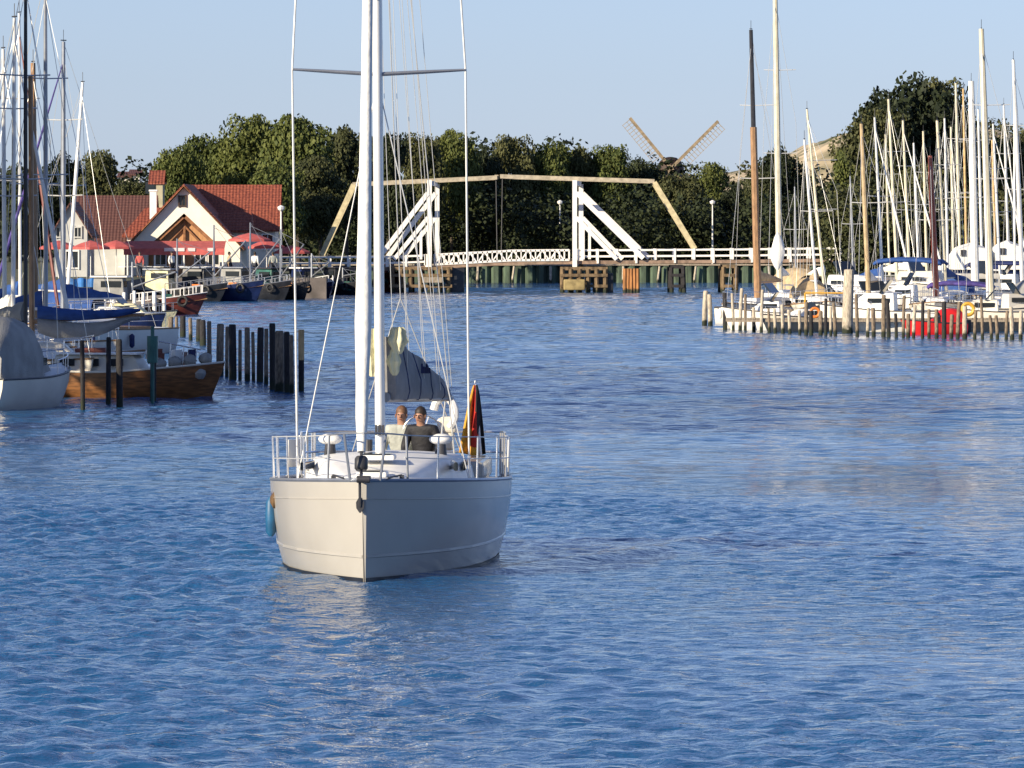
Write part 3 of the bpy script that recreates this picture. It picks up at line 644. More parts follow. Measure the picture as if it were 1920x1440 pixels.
# terrace tables of white furniture
tb0 = None
for i in range(9):
    px = 235+i*22; Y_ = 308+(i % 3)*1.6
    if tb0 is None:
        tb0 = o = empty('bistro_table', (0, 0, 0)); MB().tube([(0, 0, .7), (0, 0, .74)], .5, 12).build('tabletop', M['white'], o); MB().tube([(0, 0, 0), (0, 0, .7)], .05, 6).build('leg', M['dark'], o)
    else: o = copy_tree(tb0)
    o.location = (XX(px, Y_), Y_, GZ); tag(o, ('leftmost', 'second', 'third', 'fourth', 'fifth', 'sixth', 'seventh', 'eighth', 'rightmost')[i]+' of the small white round tables on the terrace', 'table', 'tables on the terrace')
# lamp posts
lp0 = None
for px, py, Y_, lb_, in ((527, 396, 316, 'tall white lamp post right of the red roof'), (1050, 384, 402, 'pale lamp post seen through the right bridge tower'), (1336, 384, 402, 'pale lamp post left of the brown mast'), (1577, 430, 330, 'white lamp post at the right end of the bridge')):
    o = empty('lamp_post', (XX(px, Y_), Y_, GZ), lb_, 'lamp post', 0, 'lamp posts'); h = ZZ(py, Y_)-GZ
    MB().tube([(0, 0, 0), (0, 0, h*.5), (0, 0, h)], [.1, .07, .05], 8).build('pole', M['white'], o)
    q = MB(); q.loft([[(math.cos(a)*rr, math.sin(a)*rr, h+z) for a in [i*math.pi/4 for i in range(8)]] for rr, z in ((.06, -.02), (.22, .12), (.26, .3), (.05, .42))]); q.build('lantern', M['white'], o)

# ------------------------------------------------------------------ boats
def prof(L, beam, fb_bow, fb_mid, fb_st, wl=.82, full=.5, stern=.75, draft=.5, n=15, rake=.0, sheer=None):
    """rings from stern (x=-L/2) to bow (x=L/2): half section points deck edge -> keel"""
    out = []
    for i in range(n):
        t = i/(n-1); t2 = t if i < n-1 else .9995
        x = -L/2+L*(1-(1-t)**1.25)
        u = (x+L/2)/L
        b_ = beam/2*((1-max(0, (u-.42)/.58)**(2.1+full*1.5)) if u > .42 else stern+(1-stern)*math.sin(u/.42*math.pi/2))
        b_ = max(b_, .015)
        z = fb_mid+(fb_bow-fb_mid)*max(0, (u-.35)/.65)**1.7+(fb_st-fb_mid)*max(0, (.35-u)/.35)**1.7
        bw = b_*wl*(1-.35*max(0, (u-.6)/.4)**1.5); xr = rake*max(0, (u-.7)/.3)
        out.append([(x+xr*1.0, b_, z), (x+xr*.8, b_*.985, z*.72), (x+xr*.45, (b_*.55+bw*.45), z*.35), (x, bw, 0), (x-.02, bw*.72, -draft*.4), (x-.05, .012, -draft)])
    return out
def hull(root, rings, m_, deckm, bulwark=0, trim=None):
    q = MB(); full = []
    for r_ in rings: full.append([Vector(p) for p in r_]+[Vector((p[0], -p[1], p[2])) for p in reversed(r_)])
    q.loft(full, closed=False, caps=False)
    q.add(full[0], [tuple(range(len(full[0])))]); q.add(full[-1], [tuple(range(len(full[-1])))]); q.build('hull', m_, root, smooth=True)
    dk = MB(); rr = []
    for r_ in rings:
        x, y, z = r_[0]; rr.append([(x, y-.01, z-bulwark-.01), (x, y*.5, z-bulwark+.03), (x, 0, z-bulwark+.045), (x, -y*.5, z-bulwark+.03), (x, -y+.01, z-bulwark-.01)])
    dk.loft(rr, closed=False, caps=False); dk.build('deck', deckm, root, smooth=True)
    if trim:
        for s_ in (1, -1):
            t_ = MB(); t_.tube([(r_[0][0], r_[0][1]*s_, r_[0][2]+.015) for r_ in rings], .03, 6); t_.build('gunwale', trim, root, smooth=True)
def rbox(q, x0, x1, w0, w1, z0, z1, in_=.15, slope_f=.5, slope_b=.1, mi=0):
    """cabin-like tapered box along x, width w0 at the back and w1 at the front"""
    r0 = [(x0, -w0/2, z0), (x1, -w1/2, z0), (x1, w1/2, z0), (x0, w0/2, z0)]
    r1 = [(x0+slope_b*.6, -w0/2+in_*.6, (z0+z1)/2+.3*(z1-z0)), (x1-slope_f*.7, -w1/2+in_*.6, (z0+z1)/2+.3*(z1-z0)), (x1-slope_f*.7, w1/2-in_*.6, (z0+z1)/2+.3*(z1-z0)), (x0+slope_b*.6, w0/2-in_*.6, (z0+z1)/2+.3*(z1-z0))]
    r2 = [(x0+slope_b, -w0/2+in_*1.4, z1), (x1-slope_f, -w1/2+in_*1.4, z1), (x1-slope_f, w1/2-in_*1.4, z1), (x0+slope_b, w0/2-in_*1.4, z1)]
    q.loft([r0, r1, r2], mi); return q
def sailboat(px, Y, head, label, L=9, beam=2.8, mast_px=None, top=None, mtop_px=None, mastm='alu', hullm='gel', cover='sail', trim='teak', mr=.075, fb=1.0, furl=None, cat='sailboat', group=None, name='sailing_boat', spread=True, boomsag=0, canopy=None, pennant=None):
    """px/Y: where the mast foot stands; head: heading in degrees, 0 = +x (to the right), -90 = towards the viewer"""
    x0 = XX(px, Y); root = empty(name, (x0, Y, 0), label, cat, R(head), group)
    rings = [[(p[0]-L*.08, p[1], p[2]) for p in r_] for r_ in prof(L, beam, fb*1.2, fb, fb*1.02, rake=.5, full=.4)]
    hull(root, rings, M[hullm], M['deck'] if hullm != 'varnish' else M['teak'], trim=M[trim])
    q = MB(); rbox(q, -L*.24, L*.18, beam*.62, beam*.34, fb, fb+.42, .1, .5, .06); q.build('cabin', M['white'] if hullm != 'varnish' else M['varnish'], root, bevel=.03)
    for s_ in (1, -1):
        for k in range(3): MB().box((-L*.2+k*L*.1, s_*(beam*.31-.03-k*beam*.035), fb+.2), (L*.06, .06, .13), -s_*.11).build('window', M['glass'], root)
    q = MB(); q.box((-L*.36, 0, fb+.06), (L*.2, beam*.52, .1)); q.build('cockpit', M['teak'], root)
    ztop = ZZ(top, Y); mdx = XX(mtop_px, Y)-x0 if mtop_px else 0
    c_, s_ = math.cos(-R(head)), math.sin(-R(head)); lx_, ly_ = mdx*c_, mdx*s_
    zt = ztop
    mm = [M[mastm]] if isinstance(mastm, str) else [M[k] for k in mastm]
    q = MB(); H = lambda f_: (lx_*f_, ly_*f_, (fb+.3)+(zt-fb-.3)*f_)
    if len(mm) == 1: q.tube([H(0), H(.6), H(1)], [mr, mr*.95, mr*.7], 8)
    else: q.tube([H(0), H(.3), H(.64)], [mr, mr*.95, mr*.9], 8, 0); q.tube([H(.62), H(1)], [mr*.65, mr*.5], 8, 1)
    mo = q.build('mast', mm, root, smooth=True)
    g_ = MB(); g_.tube([H(1), (H(1)[0], H(1)[1], zt+.45)], .012, 4); g_.box((H(1)[0], H(1)[1], zt+.05), (.3, .04, .04)); g_.build('masthead_gear', M['dark'], mo)
    hs_ = beam*.42
    if spread:
        g_ = MB()
        for f_ in (.45, .72) if zt > 11 else (.55,): g_.tube([(H(f_)[0]-.1, -hs_*.75, H(f_)[2]+.03), H(f_), (H(f_)[0]-.1, hs_*.75, H(f_)[2]+.03)], .022, 5)
        g_.build('spreaders', M['wire'], mo)
    rg_ = MB()
    for s2 in (1, -1):
        f_ = .55; rg_.tube([(-.1, s2*hs_, fb), (H(f_)[0]-.1, s2*hs_*.75, H(f_)[2]), H(.95)], .010, 4)
    rg_.tube([(-L*.57, 0, fb+.05), H(1)], .010, 4); rg_.build('rigging', M['wire'], root)
    bx = L*.42+.35
    if furl: MB().tube([(bx, 0, fb*1.2+.3), tuple(Vector((bx, 0, fb*1.2+.3)).lerp(Vector(H(.93)), .5)), H(.93)], [.07, .06, .02], 7).build('furled_foresail', M[furl], root, smooth=True)
    else: MB().tube([(bx, 0, fb*1.2), H(.95)], .011, 4).build('forestay', M['wire'], root)
    zb = fb+1.15; bl_ = L*.36
    bo = MB().tube([(-.1, 0, zb), (-bl_, 0, zb+.05)], .06, 8).build('boom', M['alu'] if mastm in ('alu', 'alug') else mm[0], root, smooth=True)
    rr = []
    for k in range(9):
        t = k/8; x = -.12-(bl_-.2)*t; h = (.42*(1-t)+.12)*(1+.08*math.sin(k*2.3)); z = zb+.02-boomsag*math.sin(t*math.pi)
        rr.append([(x, math.cos(a)*(.11-.05*t)*(1 if math.sin(a) < .3 else .6), z+h*.5+math.sin(a)*h*.55) for a in [i*math.pi/4 for i in range(8)]])
    MB().loft(rr).build('sail_cover', M[cover], bo, smooth=True)
    q = MB()     # rails
    for s2 in (1, -1):
        pts = []
        for i in (1, 4, 7, 9, 11, 13):
            x, y, z = rings[i][0]; q.tube([(x, s2*(y-.05), z), (x, s2*(y-.05), z+.6)], .014, 4); pts.append((x, s2*(y-.05), z+.6))
        q.tube(pts, .012, 4); q.tube([(a_, b2, c2-.28) for a_, b2, c2 in pts], .009, 4)
    x, y, z = rings[13][0]; q.tube([(x, y-.05, z+.6), (x+.45, 0, z+.68), (x, -y+.05, z+.6)], .018, 5); x, y, z = rings[1][0]; q.tube([(x, y-.05, z+.6), (x-.1, 0, z+.6), (x, -y+.05, z+.6)], .018, 5)
    q.build('guard_rail', M['steel'], root)
    if canopy:
        q = MB(); rr = []
        for x, wf, hf in ((-L*.22, .9, .2), (-L*.24, .95, .85), (-L*.30, 1, 1.05), (-L*.40, 1, 1.0), (-L*.43, .95, .75)):
            rr.append([(x, math.cos(a)*beam*.36*wf, fb+.3+math.sin(a)*hf) for a in [i*math.pi/8 for i in range(9)]])
        q.loft(rr, closed=False, caps=False); q.build('sprayhood', M[canopy], root, smooth=True)
    fm = M['white' if hullm != 'gel' else random.choice(['navy', 'white', 'navy'])]
    for k in range(3):
        x, y, z = rings[4+k*3][0]
        for s2 in (1, -1): MB().tube([(x, s2*(y+.1), z-.15), (x, s2*(y+.1), z-.22), (x, s2*(y+.1), z-.6), (x, s2*(y+.1), z-.68)], [.03, .1, .1, .03], 8).build('fender', fm, root, smooth=True)
    return root
def motorboat(px, Y, head, label, L=6, beam=2.3, hullm='gel', fb=.8, top='white', canopy=None, name='motor_boat', cabin=True, h=1.0, bimini=None):
    root = empty(name, (XX(px, Y), Y, 0), label, 'motorboat', R(head), 'motorboats in the right hand marina' if px > 1000 else None); rings = prof(L, beam, fb*1.35, fb, fb, rake=.5, stern=.9)
    hull(root, rings, M[hullm], M['deck'], trim=M['dark'])
    if cabin:
        q = MB(); rbox(q, -L*.12, L*.30, beam*.72, beam*.4, fb, fb+h*.55, .12, .8, .05); q.build('cabin', M[top], root, bevel=.04)
        for s_ in (1, -1): MB().box((L*.02, s_*(beam*.31), fb+h*.33), (L*.2, .05, .2), -s_*.07).build('window', M['glass'], root)
        q = MB(); q.add([(L*.02, -beam*.3, fb+h*.55), (L*.02, beam*.3, fb+h*.55), (-L*.06, beam*.28, fb+h*.95), (-L*.06, -beam*.28, fb+h*.95), (L*.0, -beam*.3, fb+h*.55), (L*.0, beam*.3, fb+h*.55), (-L*.08, beam*.28, fb+h*.95), (-L*.08, -beam*.28, fb+h*.95)], [(0, 1, 2, 3), (7, 6, 5, 4), (0, 3, 7, 4), (1, 2, 6, 5), (3, 2, 6, 7)]); q.build('windscreen', M['glass'], root)
    if canopy:
        q = MB(); rr = []
        for x, wf, hf in ((L*.0, .9, h*1.0), (-L*.08, 1, h*1.28), (-L*.25, 1, h*1.34), (-L*.40, 1, h*1.25), (-L*.47, .96, h*.8), (-L*.48, .96, .05)):
            rr.append([(x, math.cos(a)*beam*.44*wf, fb+(abs(math.sin(a))**.5)*hf) for a in [i*math.pi/10 for i in range(11)]])
        q.loft(rr, closed=False, caps=False); q.build('canopy', M[canopy], root, smooth=True)
    if bimini:
        q = MB(); zz = bimini[1]; rr = []
        for x, dz in ((-L*.48, -.12), (-L*.44, .0), (-L*.2, .1), (L*.1, .12), (L*.34, .02), (L*.38, -.1)): rr.append([(x, y*beam*.5, zz+dz-.12*abs(y)**3) for y in (-1, -.8, -.4, 0, .4, .8, 1)])
        o = q.loft(rr, closed=False, caps=False).build('bimini', M[bimini[0]], root, smooth=True); o.modifiers.new('t', 'SOLIDIFY').thickness = .14
        for x in (-L*.4, L*.3):
            for s_ in (1, -1): MB().tube([(x, s_*beam*.42, fb), (x, s_*beam*.42, zz-.05)], .02, 5).build('canopy_pole', M['steel'], root)
    q = MB(); q.box((-L*.5-.15, 0, fb*.75), (.28, .35, .55)); q.tube([(-L*.5-.2, 0, fb*.6), (-L*.5-.2, 0, -.3)], .07, 6); q.build('outboard_motor', M['dark'], root, bevel=.05)
    q = MB(); pts = [(r_[0][0], r_[0][1]*s_-.06*s_, r_[0][2]+.4) for s_ in (1,) for r_ in rings[7:]]; pts += [(r_[0][0], -r_[0][1]+.06, r_[0][2]+.4) for r_ in rings[7:][::-1]]
    q.tube(pts, .014, 4)
    for r_ in rings[7::2]:
        for s_ in (1, -1): q.tube([(r_[0][0], s_*(r_[0][1]-.06), r_[0][2]), (r_[0][0], s_*(r_[0][1]-.06), r_[0][2]+.4)], .012, 4)
    q.build('bow_rail', M['steel'], root)
    return root
def fishing_boat(px, Y, head, label, L=9, beam=3.2, hullm='navyhull', fb=1.1, housem='white', trim='white', group=None, house=-.22, mast=3.6, lower=None):
    root = empty('fishing_boat', (XX(px, Y), Y, 0), label, 'fishing boat', R(head), group); rings = prof(L, beam, fb*1.75, fb, fb*1.15, rake=.6, stern=.7, full=.9)
    hull(root, rings, M[hullm], M['teak'], bulwark=.35, trim=M[trim])
    q = MB(); hx0 = L*house; rbox(q, hx0-.9, hx0+.9, beam*.52, beam*.48, fb-.3, fb+1.35, .07, .15, .05); q.build('wheelhouse', M[housem], root, bevel=.04)
    q = MB(); q.box((hx0, 0, fb+1.39), (2.1, beam*.56, .1)); q.build('wheelhouse_roof', M[trim], root, bevel=.03)
    q = MB(); q.box((hx0+.80, 0, fb+.98), (.05, beam*.34, .34))
    for s_ in (1, -1): q.box((hx0+.1, s_*(beam*.235), fb+.98), (1.1, .05, .34))
    q.build('window', M['glass'], root)
    q = MB(); q.tube([(hx0+1.2, 0, fb-.3), (hx0+1.2, 0, fb+mast)], [.09, .05], 7); q.tube([(hx0+1.2, 0, fb+.8), (hx0+3.6, .1, fb+mast*.75)], .05, 6)
    q.tube([(hx0+1.2, 0, fb+mast*.95), (hx0+3.6, .1, fb+mast*.75)], .015, 4); q.tube([(hx0+1.2, 0, fb+mast), (L*.5, 0, fb*1.7)], .015, 4); q.build('derrick', M['alug'], root)
    q = MB()
    for k in range(3): q.box((L*.12+k*.62, -.35+.3*(k % 2), fb-.05+(.3 if k == 1 else 0)), (.55, .42, .36), k*.3)
    q.build('fish_boxes', M['orange' if px % 2 else 'green'], root, bevel=.02)
    q = MB()
    for k in range(9):
        r_ = rings[5+k][0]
        for s_ in (1, -1): q.tube([(r_[0], s_*(r_[1]-.05), r_[2]), (r_[0], s_*(r_[1]-.05), r_[2]+.45)], .03, 5)
    for s_ in (1, -1): q.tube([(rings[5+k][0][0], s_*(rings[5+k][0][1]-.05), rings[5+k][0][2]+.45) for k in range(9)], .025, 5)
    q.build('bulwark_rail', M[trim], root)
    for k in range(3):
        x, y, z = rings[5+k*3][1]
        for s_ in (1, -1):
            q = MB()
            for a in range(10):
                a0, a1 = a*math.pi/5, (a+1)*math.pi/5
                q.tube([(x+.26*math.cos(a0), s_*(y+.09), z+.26*math.sin(a0)), (x+.26*math.cos(a1), s_*(y+.09), z+.26*math.sin(a1))], .08, 5)
            q.build('tyre_fender', M['black'], root)
    return root

# right hand marina
GR = 'sailing boats moored in the right hand marina'
RB = [ # px, Y, head, L, beam, top, top px, mast mat, hull, cover, mr, furl, canopy, label
 (1421, 214, -112, 9.5, 2.9, 56, 1408, ('mastw', 'mastd'), 'gelw', 'tan', .19, None, None, 'sailing boat with a thick orange brown varnished mast and dark topmast'),
 (1462, 236, -100, 10, 2.7, -30, 1453, 'mastc', 'gel', 'sail', .17, None, None, 'sailing boat with the thick cream mast running out of the top of the picture'),
 (1532, 214, -84, 8, 2.5, 262, 1508, 'alu', 'gelw', 'tan', .07, None, 'tan', 'sailing boat with the left of the two leaning slim masts'),
 (1546, 238, -76, 8.5, 2.4, 205, 1513, 'mastc', 'gel', 'sail', .075, None, None, 'sailing boat with the right of the two leaning slim masts'),
 (1629, 214, -100, 9, 2.7, 232, 1615, 'tan', 'gel', 'sail', .12, None, None, 'white sailing boat with a tan coloured mast beside the tall grey pile'),
 (1656, 240, -70, 9, 2.6, 220, 1640, 'alu', 'gel', 'blue', .085, 'sail', None, 'sailing boat with a white rolled foresail right of the tan mast'),
 (1683, 262, -75, 9, 2.6, 186, 1666, 'mastc', 'gel', 'sail', .10, None, None, 'sailing boat whose mast tops out in front of the left side of the largest tree'),
 (1706, 284, -60, 9, 2.6, 226, 1693, 'mastc', 'gelw', 'sail', .10, 'sail', None, 'sailing boat with a slanting rolled foresail behind the blue canopy'),
 (1723, 300, -90, 8, 2.4, 268, 1713, 'alu', 'gel', 'blue', .085, None, None, 'sailing boat with the shortest white mast in the middle of the marina'),
 (1756, 216, -95, 9, 2.7, 292, 1744, 'mastr', 'gelw', 'purple', .15, None, None, 'sailing boat with a thick red brown mast and a purple sail cover'),
 (1774, 242, -105, 9, 2.6, 226, 1757, 'mastc', 'gel', 'blue', .10, None, 'blue', 'sailing boat with a blue sprayhood just right of the red brown mast'),
 (1778, 268, -80, 9, 2.6, 222, 1771, 'alu', 'green', 'sail', .085, None, None, 'green hulled sailing boat behind the red brown mast'),
 (1801, 290, -100, 10, 2.8, 156, 1792, 'mastc', 'gel', 'sail', .10, None, None, 'sailing boat with a slim tall mast left of the thickest white mast'),
 (1813, 306, -85, 10, 2.8, 166, 1806, 'posty', 'gel', 'tan', .09, None, None, 'sailing boat with a straw coloured mast at the back of the marina'),
 (1829, 246, -92, 10, 2.8, 152, 1821, 'sail', 'gel', 'sail', .22, None, None, 'sailing boat with a very thick white mast'),
 (1858, 214, -96, 10, 2.9, 54, 1840, 'mastc', 'gel', 'greycan', .17, 'sail', None, 'large sailing boat with the tallest cream mast at right'),
 (1876, 270, -65, 9, 2.6, 232, 1862, 'alu', 'gel', 'navy', .085, 'sail', None, 'sailing boat with a slanting rolled foresail at the right of the tallest mast'),
 (1918, 236, -100, 9.5, 2.8, 112, 1900, 'alu', 'gel', 'navy', .12, 'sail', None, 'sailing boat with a navy sail cover at the right edge of the picture'),
 (1842, 300, -95, 9, 2.6, 205, 1834, 'alu', 'gel', 'sail', .10, None, None, 'sailing boat with a slim mast just left of the tallest cream mast, behind'),
 (1868, 318, -90, 9, 2.6, 262, 1860, 'posty', 'gel', 'sail', .09, None, None, 'sailing boat with a straw coloured mast right of the tallest cream mast'),
 (1892, 296, -80, 9, 2.6, 196, 1882, 'alu', 'gel', 'sail', .09, 'sail', None, 'sailing boat with a slim mast between the two slanting foresails at right'),
 (1738, 318, -85, 9, 2.6, 246, 1731, 'mastc', 'gel', 'sail', .10, None, None, 'sailing boat with a slim mast left of the red brown mast, at the back'),
 (1788, 326, -85, 9, 2.6, 238, 1783, 'mastc', 'gelw', 'sail', .10, 'sail', None, 'sailing boat at the very back between red brown mast and thickest white mast'),
 (1668, 320, -85, 9, 2.6, 252, 1660, 'mastc', 'gel', 'sail', .08, None, None, 'sailing boat with a grey mast at the back, left of the blue canopy'),
 (1492, 292, -90, 8, 2.4, 350, 1490, 'alug', 'gelw', 'tan', .06, None, None, 'small sailing boat with a short grey mast right of the thick cream mast'),
 (1600, 290, -90, 8, 2.4, 330, 1594, 'alug', 'gel', 'blue', .06, None, None, 'small sailing boat with a thin grey mast near the end of the bridge'),
]
for (px, Y, hd, L, bm_, top, tpx, mm, hm, cv, mr, fu, cn, lb_) in RB:
    sailboat(px, Y, hd, lb_, L, bm_, top=top, mtop_px=tpx, mastm=mm, hullm=hm, cover=cv, mr=mr, furl=fu, canopy=cn, group=GR, fb=random.uniform(.9, 1.1))
# white hoisted sail bundle on the cream mast, as its own furled sail
o = MB(); Yq = 235; rr = []
for k, (py, r_) in enumerate(((436, .05), (446, .2), (458, .3), (474, .38), (488, .3), (500, .16), (506, .05))):
    v = W(1457+(k % 2)*2, py, Yq); rr.append([(math.cos(a)*r_*(1+.15*math.sin(3*a+k)), math.sin(a)*r_*.7, v.z-2) for a in [i*math.pi/6 for i in range(12)]])
bd = o.loft(rr).build('sail_bundle', M['sail'], None, smooth=True); bd.location = (XX(1457, Yq), Yq-.5, 2)
tag(bd, 'bright white bundled sail tied halfway up the thick cream mast', 'sail')
motorboat(1700, 232, 168, 'motorboat under a long flat blue canopy', 4.2, 2.4, 'gel', .95, 'white', None, h=1.6, bimini=('blue', 3.15))
motorboat(1640, 222, -65, 'white motorboat with a raised foredeck beside the tall grey pile', 6.5, 2.4, 'gel', 1.0, 'white', None, h=1.2)
motorboat(1758, 200.5, -165, 'bright red motorboat lying among the jetty posts', 2.5, 1.2, 'red', .5, 'red', 'red', cabin=True, h=.5)
motorboat(1520, 206, -150, 'small white motorboat with an open cockpit at the left end of the jetty', 4.5, 1.9, 'gelw', .6, 'white', None, h=.8)
motorboat(1440, 214, -175, 'low white motorboat moored first at the head of the marina', 3.8, 1.9, 'gel', .65, 'white', None, h=.9)
motorboat(1560, 224, 15, 'white cabin motorboat behind the yellow raft', 5, 2.1, 'gelw', .8, 'white', None, h=1.2)
motorboat(1795, 222, 172, 'motorboat under a low flat purple tarpaulin', 3.8, 2.2, 'gelw', .75, 'white', None, h=.8, bimini=('purple', 2.05))
motorboat(1885, 262, 168, 'white motor cruiser with a thin navy canopy below the shed tent', 6, 2.4, 'gel', 1.1, 'white', None, h=1.8, bimini=('navy', 2.75))
motorboat(1720, 258, -30, 'tall cream motor cruiser behind the blue canopy', 7, 2.8, 'gelw', 1.2, 'gelw', None, h=2.0)
motorboat(1835, 255, -150, 'cream motor cruiser left of the tallest mast', 7.5, 2.8, 'gelw', 1.2, 'gelw', None, h=1.8)
motorboat(1590, 252, -40, 'white motor cruiser with a raised wheelhouse at the back berths', 7, 2.6, 'gel', 1.1, 'white', None, h=1.9)
motorboat(1655, 205.5, 170, 'long white motor cruiser right of the tall grey pile', 5.2, 2.2, 'gel', .95, 'white', None, h=1.5)
motorboat(1850, 206, 175, 'cream open boat behind the right hand posts', 4.6, 1.9, 'gelw', .9, 'gelw', None, h=1.0)
motorboat(1905, 208, 10, 'cream cabin boat cut by the right edge behind the posts', 4.6, 2.0, 'gelw', 1.0, 'gelw', None, h=1.3)
motorboat(1447, 209, 170, 'white day boat with a dark trim at the first jetty posts', 3.8, 1.7, 'gel', .8, 'white', None, h=1.0)
motorboat(1520, 246, -60, 'grey decked motorboat between the two pairs of masts', 6, 2.4, 'gelw', 1.0, 'white', 'tan', h=1.2)
motorboat(1900, 222, 178, 'motorboat with a grey canopy behind the far right posts', 6, 2.4, 'gel', .8, 'white', 'greycan', h=1.1)
motorboat(1450, 222, -20, 'white cabin motorboat below the thick cream mast', 5.5, 2.2, 'gel', .8, 'white', None, h=1.4)
# big white covered boats on the bank
for px, Y, w_, h0, h1_, lb_ in ((1818, 285, 68, 505, 455, 'white shrink wrapped boat on the bank with a small dark vent'), (1888, 285, 54, 505, 450, 'tall white boat shed tent at the right edge')):
    o = empty('covered_boat', (XX(px, Y), Y, 0), lb_, 'covered boat'); wd = w_*Y/F/2; z0, z1 = ZZ(h0, Y), ZZ(h1_, Y); rr = []
    for y in np.linspace(-3, 3, 7):
        k = 1-.12*abs(y)/3; rr.append([(-wd, y, z0), (-wd*1.02, y, z0+(z1-z0)*.55*k), (-wd*.75, y, z0+(z1-z0)*.85*k), (0, y, z0+(z1-z0)*k+.03*math.sin(y*3)), (wd*.75, y, z0+(z1-z0)*.87*k), (wd*1.02, y, z0+(z1-z0)*.55*k), (wd, y, z0)])
    MB().loft(rr).build('tarpaulin', M['sail'], o, smooth=False)
    MB().box((-wd*.55, -3.05, z0+(z1-z0)*.62), (.34, .08, .4)).build('vent', M['dark'], o)
    MB().loft([[(x, y, z) for x, y in ((-wd*.8*k, -2.8*k), (wd*.8*k, -2.8*k), (wd*.8*k, 2.8*k), (-wd*.8*k, 2.8*k))] for k, z in ((.5, .6), (.9, 1.2), (1, z0-.003))]).build('hull', M['navyhull'], o)

# jetty, posts
YJ = 205
jt = empty('jetty', (XX(1640, YJ), YJ, 0), 'long grey plank jetty running in front of the marina boats', 'jetty')
q = MB(); x0_, x1_ = XX(1362, YJ), XX(2000, YJ)
for k in range(int((x1_-x0_)/.22)): q.box((x0_+k*.22-jt.location.x+.1, 0, .62+random.uniform(-.006, .006)), (.19, 1.6, .05))
q.build('planks', M['plank'], jt)
q = MB()
for y in (-.75, .75): q.box(((x0_+x1_)/2-jt.location.x, y, .53), (x1_-x0_, .10, .11))
q.build('beams', M['plank'], jt)
jt2 = empty('finger_jetty', (XX(1480, 222), 222, 0), 'narrow finger jetty between the first marina berths', 'jetty')
q = MB(); 
for k in range(60): q.box((0, -15+k*.5, .6), (1.0, .44, .06))
q.build('planks', M['plank'], jt2); q = MB()
for y in (-14, -7, 0, 7, 14):
    for x in (-.45, .45): q.tube([(x, y, -1), (x, y, .9)], .09, 6)
q.build('posts', M['post'], jt2)
def post(px, ytop, ybot, r_, m_, label, group, name='mooring_post', cap=None, top2=None):
    Y = F*HC/(ybot-430); zt = ZZ(ytop, Y); x = XX(px, Y)
    lean = random.uniform(-.11, .11)*(.3 if px < 700 else 1); r_ *= random.uniform(.85, 1.12); q = MB(); q.tube([(0, 0, -1.2), (lean*.5, 0, zt*.5), (lean, 0, zt-.04), (lean, 0, zt)], [r_*1.05, r_, r_*.95, r_*.75], 9)
    o = q.build(name, m_, None, smooth=True); o.location = (x, Y, 0); tag(o, label, 'post', group)
    return o
GP = 'mooring posts along the right hand jetty'; GL = 'mooring posts in front of the left berths'
post(1320, 545, 611, .12, M['postp'], 'pale mooring post standing furthest left, alone off the marina', GP)
post(1333, 552, 612, .11, M['postp'], 'pale mooring post just beside the outermost one', GP)
post(1588, 505, 626, .24, M['postp'], 'tall thick pale grey pile rising above the jetty', GP)
rp_ = random.Random(11); px = 1360; i = 0; cnt = [0, 0, 0]
while px < 1925:
    yb = np.interp(px, [1350, 1500, 1700, 1925], [618, 628, 634, 638]); ht = rp_.choice([46, 55, 62, 70, 80])
    k = rp_.random()
    if abs(px-1588) > 9:
        ORD = ('first', 'second', 'third', 'fourth', 'fifth', 'sixth', 'seventh', 'eighth', 'ninth', 'tenth', 'eleventh', 'twelfth', 'thirteenth', 'fourteenth', 'fifteenth', 'sixteenth', 'seventeenth', 'eighteenth', 'nineteenth', 'twentieth')
        wh = 0 if k < .36 else (1 if k < .8 else 2); cnt[wh] += 1; nth = ORD[cnt[wh]-1] if cnt[wh] <= 20 else ORD[cnt[wh]-21]+' after the twentieth'
        if k < .36: post(px, yb-ht, yb, rp_.uniform(.06, .1), M['post'], nth+' brown weathered post from the left in the jetty row', GP+', brown')
        elif k < .8: post(px, yb-ht, yb, rp_.uniform(.06, .1), M['postp'], nth+' bleached pale post from the left in the jetty row', GP+', pale')
        else: post(px, yb-ht, yb, rp_.uniform(.07, .11), M['postd'], nth+' black tarred post from the left in the jetty row', GP+', black')
    px += rp_.uniform(9, 18); i += 1
